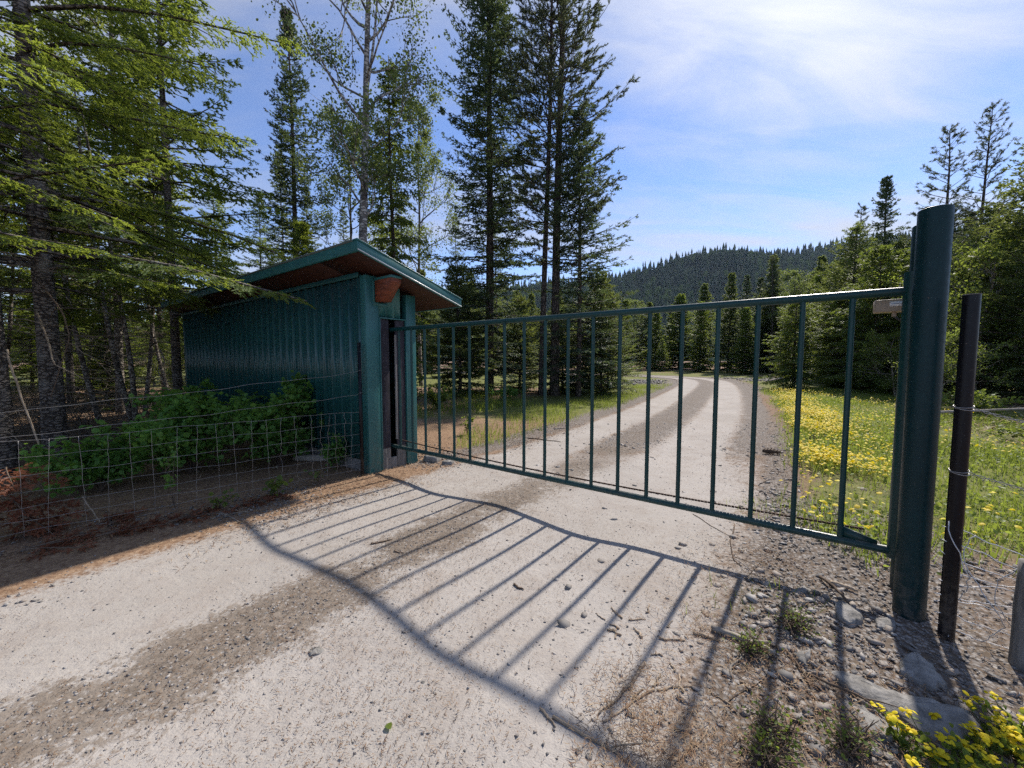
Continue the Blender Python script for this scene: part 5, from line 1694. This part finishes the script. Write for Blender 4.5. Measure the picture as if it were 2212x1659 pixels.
def sample(n, x0, x1, y0, y1, dens, power=1.6, dmin=1.6):
    """points on the ground, denser near the viewer's end, kept where dens(x, y, t) is high"""
    out = []
    tot = 0
    while tot < n:
        x = g.uniform(x0, x1, n * 4)
        y = g.uniform(y0, y1, n * 4)
        d = np.hypot(x, y)
        keep = g.uniform(0, 1, n * 4) < np.minimum(1, (dmin / d) ** power)
        x, y = x[keep], y[keep]
        t = road_t(x, y)
        k2 = g.uniform(0, 1, len(x)) < dens(x, y, t)
        out.append(np.stack([x[k2], y[k2]], 1))
        tot += int(k2.sum())
        if len(out) > 40:
            break
    return np.concatenate(out)[:n]


ICO_V = norm(np.array([(-1, 1.618, 0), (1, 1.618, 0), (-1, -1.618, 0), (1, -1.618, 0), (0, -1, 1.618), (0, 1, 1.618), (0, -1, -1.618), (0, 1, -1.618), (1.618, 0, -1), (1.618, 0, 1), (-1.618, 0, -1), (-1.618, 0, 1)]))
ICO_F = np.array([(0, 11, 5), (0, 5, 1), (0, 1, 7), (0, 7, 10), (0, 10, 11), (1, 5, 9), (5, 11, 4), (11, 10, 2), (10, 7, 6), (7, 1, 8), (3, 9, 4), (3, 4, 2), (3, 2, 6), (3, 6, 8), (3, 8, 9), (4, 9, 5), (2, 4, 11), (6, 2, 10), (8, 6, 7), (9, 8, 1)])


OCT_V = np.array([(1, 0, 0), (0, 1, 0), (-1, 0, 0), (0, -1, 0), (0, 0, 1), (0, 0, -1.0)])
OCT_F = np.array([(0, 1, 4), (1, 2, 4), (2, 3, 4), (3, 0, 4), (1, 0, 5), (2, 1, 5), (3, 2, 5), (0, 3, 5)])


def pebbles(name, P, smin, smax, label, flat=0.45, skew=2.5, sink=0.25, small=False, tone=(2.2, 1.8)):
    n = len(P)
    BV, BF = (OCT_V, OCT_F) if small else (ICO_V, ICO_F)
    m = len(BV)
    r = smin + (smax - smin) * g.uniform(0, 1, n) ** skew
    S = np.stack([r * g.uniform(0.8, 1.5, n), r * g.uniform(0.6, 1.1, n), r * g.uniform(flat * 0.6, flat * 1.4, n)], 1)
    V = BV[None] * g.uniform(0.75, 1.2, (n, m, 1)) * S[:, None]
    a = g.uniform(0, 6.283, n)
    c, s = np.cos(a)[:, None], np.sin(a)[:, None]
    x, y = V[..., 0] * c - V[..., 1] * s, V[..., 0] * s + V[..., 1] * c
    tl = g.normal(0, 0.22, (n, 2))
    z = V[..., 2] + x * tl[:, :1] + y * tl[:, 1:]
    Z0 = scatter_z(P) + S[:, 2] * (1 - 2 * sink) + 0.004
    V = np.stack([x + P[:, :1], y + P[:, 1:], z + Z0[:, None]], -1).reshape(-1, 3)
    F = (BF[None] + (np.arange(n) * m)[:, None, None]).reshape(-1, 3)
    o = build(name, V, F, MAT_STONE, None, not small, {'tip': np.repeat(np.clip(g.beta(*tone, n), 0, 1), m)})
    return tag(o, label, kind='stuff')


def needles_on(name, P, lmin, lmax, wd, label, mat, bias=0.5, zoff=0.010, tilt=0.12):
    n = len(P)
    a = g.uniform(0, 6.283, n)
    L = g.uniform(lmin, lmax, n) * g.uniform(0.5, 1, n)
    d = np.stack([np.cos(a), np.sin(a), g.normal(0, tilt, n)], 1)
    s = np.stack([-np.sin(a), np.cos(a), np.zeros(n)], 1) * (wd * g.uniform(0.6, 1.3, n))[:, None]
    C = np.stack([P[:, 0], P[:, 1], scatter_z(P) + zoff + np.abs(d[:, 2]) * L * 0.5 * 0.6], 1)
    bend = s * g.normal(0, 3.0, n)[:, None] + np.array([0, 0, 0.004])
    V = np.stack([C - d * L[:, None] / 2, C + bend - s, C + d * L[:, None] / 2, C + bend + s], 1).reshape(-1, 3)
    F = (np.array([[0, 1, 3], [1, 2, 3]])[None] + (np.arange(n) * 4)[:, None, None]).reshape(-1, 3)
    o = build(name, V, F, mat, None, False, {'tip': np.repeat(np.clip(g.beta(1.4, 1.4, n) * 0.8 + bias - 0.3, 0, 1), 4)})
    return tag(o, label, kind='stuff')


M_ = lambda key: (lambda x, y, t: masks(x, y, t)[key])
shoulder = lambda x, y, t: np.clip(masks(x, y, t)['gravel'] * (0.45 + 0.35 * wav(x, y, 2.2, 61) + 0.35 * wav(x, y, 6.0, 67)), 0.03, 1)
pebbles('gravel', sample(3600, 0.2, 7, 0.9, 9, shoulder, 1.2), 0.006, 0.036, 'loose grey gravel along the right shoulder of the track', skew=4.0, tone=(1.7, 2.0), sink=0.40, flat=0.4)
pebbles('shoulder_grit', sample(7500, 0.2, 7, 0.9, 9, lambda x, y, t: np.clip(masks(x, y, t)['gravel'] * (0.7 + 0.4 * wav(x, y, 1.2, 66)), 0, 1), 1.1), 0.004, 0.014, 'small grit between the stones of the right shoulder', small=True, tone=(1.6, 2.0))
pebbles('fine_gravel', sample(8000, -5, 6, 0.9, 12, lambda x, y, t: np.maximum(masks(x, y, t)['strip'] ** 1.5, 0.10 * (np.abs(t) < 1.9)), 1.4), 0.003, 0.011, 'fine gravel bedded in the crown and tracks', 0.55, 2.2, 0.25, True, (1.3, 1.3))
pebbles('verge_gravel', sample(4000, -5.5, 1, 1.6, 7, lambda x, y, t: sstep(t, -1.2, -1.6) * sstep(t, -3.2, -2.2) * np.clip(0.35 + 0.8 * wav(x, y, 2.5, 62), 0, 1), 1.0, 3.0), 0.004, 0.020, 'gravel mixed with litter along the left verge', small=True, tone=(1.5, 2.0))
pebbles('crushed_rock', np.concatenate([sample(1500, 3, 17, 22, 30, lambda x, y, t: sstep(np.abs(t), 2.2, 3.0) * np.exp(-(((x - 8) / 4.5) ** 4 + ((y - 26 - 0.3 * (x - 8)) / 2.2) ** 4)), 0),
                                        sample(1200, 15, 29, 26, 34, lambda x, y, t: sstep(np.abs(t), 2.2, 3.0) * np.exp(-(((x - 22) / 5) ** 4 + ((y - 31) / 3.5) ** 4)), 0)]), 0.03, 0.11, 'spread of crushed grey rock beside the bend', 0.6, small=True)
needles_on('track_debris', sample(32000, -6, 6, 0.9, 11, lambda x, y, t: (t < 2.2) * (t > -2.0) * np.clip(0.30 + 0.30 * wav(x, y, 1.8, 63) + 0.5 * masks(x, y, t)['strip'], 0.06, 1), 1.5), 0.010, 0.034, 0.0015, 'dry needles and straw scattered over the track', MAT_LITTER, 0.16)
needles_on('verge_litter', sample(28000, -7, 2, 1.5, 9, lambda x, y, t: sstep(t, -1.0, -1.5) * np.clip(0.7 + 0.5 * wav(x, y, 2.0, 64), 0, 1) * sstep(t, -6, -4), 1.0, 3.0), 0.03, 0.095, 0.0026, 'red-brown conifer needle litter along the fence', MAT_LITTER, 0.36, 0.014, 0.2)
needles_on('shoulder_litter', sample(30000, 0.2, 8, 0.9, 8, lambda x, y, t: sstep(t, 1.5, 2.1) * sstep(t, 4.8, 3.2) * np.clip(0.40 + 0.5 * wav(x, y, 2.0, 65) + 0.3 * wav(x, y, 6.0, 68), 0.10, 1), 1.3), 0.02, 0.075, 0.0015, 'dry grass stalks and needles over the right shoulder', MAT_LITTER, 0.36, 0.018, 0.22)
needles_on('forest_litter', sample(14000, -16, -2, 4, 16, lambda x, y, t: sstep(t, -3.2, -4.2), 0.6, 6.0), 0.05, 0.15, 0.006, 'dry leaves and twigs on the forest floor at left', MAT_LITTER, 0.62, 0.02, 0.25)
needles_on('bank_litter', sample(6000, 8, 18, 5, 14, lambda x, y, t: sstep(t, 4.5, 6.5), 0.4, 8.0), 0.10, 0.45, 0.010, 'brushy slash and dry stalks on the cleared right-hand bank', MAT_LITTER, 0.62, 0.04, 0.3)


def blades(name, P, h0, h1, wd, label, mat, tip=0.4, lean=0.45):
    n = len(P)
    a = g.uniform(0, 6.283, n)
    h = g.uniform(h0, h1, n)
    B = np.stack([P[:, 0], P[:, 1], scatter_z(P) - 0.005], 1)
    d = np.stack([np.cos(a), np.sin(a), 0 * a], 1)
    s = np.stack([-np.sin(a), np.cos(a), 0 * a], 1) * (wd * g.uniform(0.6, 1.4, n))[:, None]
    l1 = (g.uniform(0.05, lean, n) * h)[:, None]
    up = np.array([0, 0, 1.0])
    V = np.stack([B - s, B + s, B + d * l1 * 1.3 + up * h[:, None]], 1).reshape(-1, 3)
    o = build(name, V, np.arange(n * 3).reshape(-1, 3), mat, None, False, {'tip': np.repeat(np.clip(tip + g.normal(0, .25, n), 0, 1), 3)})
    return tag(o, label, kind='stuff')


def right_field(x, y, t):
    return sstep(t, 2.15, 2.8) * sstep(t, 9.0, 6.0) * sstep(y, 2.4, 3.4) * np.clip(0.55 + 0.5 * wav(x, y, 1.4, 71), 0.05, 1)


def flower_zone(x, y, t):
    band = sstep(t, 2.35, 2.7) * sstep(t, 3.9, 3.0) * sstep(y, 3.8, 5.2) * sstep(y, 19, 13)
    loose = 0.06 * sstep(t, 2.2, 2.8) * sstep(t, 7.5, 4.5) * sstep(y, 2.5, 3.2)
    return np.clip(band * np.clip(0.40 + 0.75 * wav(x, y, 1.9, 72) + 0.4 * wav(x, y, 5.0, 79), 0, 1) + loose * np.clip(0.4 + wav(x, y, 2.4, 73), 0, 1), 0, 1)


blades('grass', np.concatenate([sample(34000, 2.5, 16, 2.2, 20, right_field, 0.9, 4.0),
                                sample(9000, -1, 11, 6.4, 24, lambda x, y, t: sstep(t, -1.75, -2.1) * sstep(t, -4.6, -2.9) * np.clip(0.6 + 0.6 * wav(x, y, 1.3, 74), 0, 1), 0.6, 7.0)]),
       0.05, 0.20, 0.0045, 'green grass on the verges beyond the gate', MAT_GRASS)
blades('far_grass', sample(9000, -12, 34, 18, 52, lambda x, y, t: sstep(np.abs(t), 2.1, 3.2) * np.clip(0.5 + 0.6 * wav(x, y, 0.6, 75), 0, 1), 0.5, 18), 0.03, 0.09, 0.02, 'sparse grass over the far clearing', MAT_GRASS, 0.35)
blades('woodland_weeds', sample(5000, -9, 4, 9, 19, lambda x, y, t: sstep(t, -4.0, -5.5) * np.clip(0.2 + 0.8 * wav(x, y, 0.8, 76), 0, 1), 0.4, 9), 0.10, 0.40, 0.012, 'sunlit weeds under the trees beyond the gate', MAT_GRASS, 0.45, 0.8)
blades('shoulder_grass', sample(900, 0.6, 4, 1.0, 4, lambda x, y, t: sstep(t, 1.7, 2.2) * np.clip(-0.2 + 1.1 * wav(x, y, 3.2, 77), 0, 1), 1.0), 0.03, 0.11, 0.003, 'scattered green shoots on the gravel shoulder', MAT_GRASS, 0.45, 0.8)
a = Acc()
P = sample(16000, 2.5, 16, 2.2, 20, right_field, 0.9, 4.0)
leaves(a, g, np.stack([P[:, 0], P[:, 1], scatter_z(P) + g.uniform(0.02, 0.13, len(P))], 1), 0.042, np.tile([0, 0, 1.5], (len(P), 1)), 0.45)
tag(a.build('clover_cover', MAT_GRASS), 'low leafy weeds filling the meadow right of the track', kind='stuff')


def flower_heads(acc, C, r, seed):
    """domed button flower heads: six-sided cap"""
    g_ = np.random.default_rng(seed)
    n = len(C)
    a = np.arange(6) / 6 * 6.283
    ring = np.stack([np.cos(a), np.sin(a), 0 * a], 1)
    rr = (r * g_.uniform(0.65, 1.25, n))[:, None, None]
    tl = g_.normal(0, 0.35, (n, 2))
    R1 = ring[None] * rr * g_.uniform(0.85, 1.15, (n, 6, 1))
    R1[..., 2] += R1[..., 0] * tl[:, :1] + R1[..., 1] * tl[:, 1:]
    V = np.concatenate([C[:, None] + R1, C[:, None] + np.array([0, 0, 1.0]) * rr * 0.55, C[:, None] - np.array([0, 0, 1.0]) * rr * 0.4], 1).reshape(-1, 3)
    f = [[i, (i + 1) % 6, 6] for i in range(6)]
    F = (np.array(f)[None] + (np.arange(n) * 8)[:, None, None]).reshape(-1, 3)
    acc.add(V, F, np.repeat(g_.uniform(0, 1, n), 8))


P = sample(5200, 2.6, 14, 2.4, 18, flower_zone, 0.8, 4.5)
a = Acc()
flower_heads(a, np.stack([P[:, 0], P[:, 1], scatter_z(P) + g.uniform(0.08, 0.26, len(P))], 1), 0.019, 8)
tag(a.build('yellow_flowers', MAT_YELLOW), 'mass of small yellow flowers right of the track', kind='stuff')
blades('flower_stalks', P, 0.12, 0.22, 0.0025, 'thin stalks carrying the yellow flowers', MAT_GRASS, 0.4, 0.2)

# flower plants right at the camera's feet, bottom right
FL = [(1.50, 1.37, 6, 0.10, 'yellow-flowered plant leftmost along the bottom right edge'), (1.60, 1.33, 8, 0.12, 'yellow-flowered plant low at the bottom edge beside the leftmost one'),
      (1.75, 1.36, 11, 0.16, 'tall clump of yellow flowers in front of the long stone slab'), (1.92, 1.38, 10, 0.15, 'yellow-flowered plant at the right end of the long stone slab'),
      (2.05, 1.45, 9, 0.14, 'yellow-flowered plant cut by the right edge, upper one'), (1.98, 1.32, 9, 0.14, 'yellow-flowered plant in the bottom right corner')]
for i, (x, y, n, rr, lab) in enumerate(FL):
    g_ = np.random.default_rng(700 + i)
    z0 = float(lie(x, y))
    root = empty('flowering_plant', (x, y, z0), lab, 'flower')
    stems, lf_ = Acc(), Acc()
    for k in range(n):
        az, r_ = g_.uniform(0, 6.283), rr * math.sqrt(g_.uniform(0, 1))
        h = g_.uniform(0.035, 0.10)
        e = np.array([r_ * math.cos(az), r_ * math.sin(az), h])
        stems.add(*tube(np.array([(e[0] * .2, e[1] * .2, -0.01), (e[0] * .7, e[1] * .7, h * .55), tuple(e)]), np.array([.0022, .002, .0016]), 4, False))
        ha = Acc()
        C = e + np.concatenate([[[0, 0, .004]], g_.normal(0, 1, (7, 3)) * [0.012, 0.012, 0.003]])
        flower_heads(ha, C, 0.0095, 900 + i * 40 + k)
        ha.build('flower_head', MAT_YELLOW, root)
        q = g_.uniform(0.1, 0.9, 14)
        leaves(lf_, g_, np.stack([e[0] * q, e[1] * q, h * q], 1) + g_.normal(0, .008, (14, 3)), 0.026, None, 0.4)
    stems.build('stems', MAT_GRASS, root)
    lf_.build('leaves', MAT_GRASS, root)
for i, (x, y, h, lab) in enumerate(((1.02, 1.42, 0.09, 'low green weed among pebbles left of the lower slab'), (1.28, 1.36, 0.10, 'feathery green weed at the bottom edge left of the flowers'), (1.20, 1.86, 0.07, 'tiny leafy sprig beside the thick stick'),
                                    (1.55, 2.02, 0.14, 'spindly green weed in front of the gate\'s end'), (0.95, 1.34, 0.08, 'small weed at the bottom edge in the gravel'))):
    shrub('weed', 800 + i, at(x, y), 0.09, h * 0.8, 14, 190, 0.013, MAT_GRASS, lab, cat='plant')

# ------------------------------------------------------------------ air
c = [(-1950, -1950, -12), (1950, -1950, -12), (1950, 1950, -12), (-1950, 1950, -12), (-1950, -1950, 420), (1950, -1950, 420), (1950, 1950, 420), (-1950, 1950, 420)]
V, F = boxpts(c)
hm = bpy.data.materials.new('haze_air')
hm.use_nodes = True
hm.node_tree.nodes.clear()
pv = nnode(hm.node_tree, 'ShaderNodeVolumePrincipled', {'Color': (0.62, 0.78, 1.0, 1), 'Density': 0.00006, 'Anisotropy': 0.2, 'Density Attribute': ''})
hm.cycles.homogeneous_volume = True
nnode(hm.node_tree, 'ShaderNodeOutputMaterial', {'Volume': pv.outputs[0]})
tag(build('haze', V, F, hm), kind='stuff')
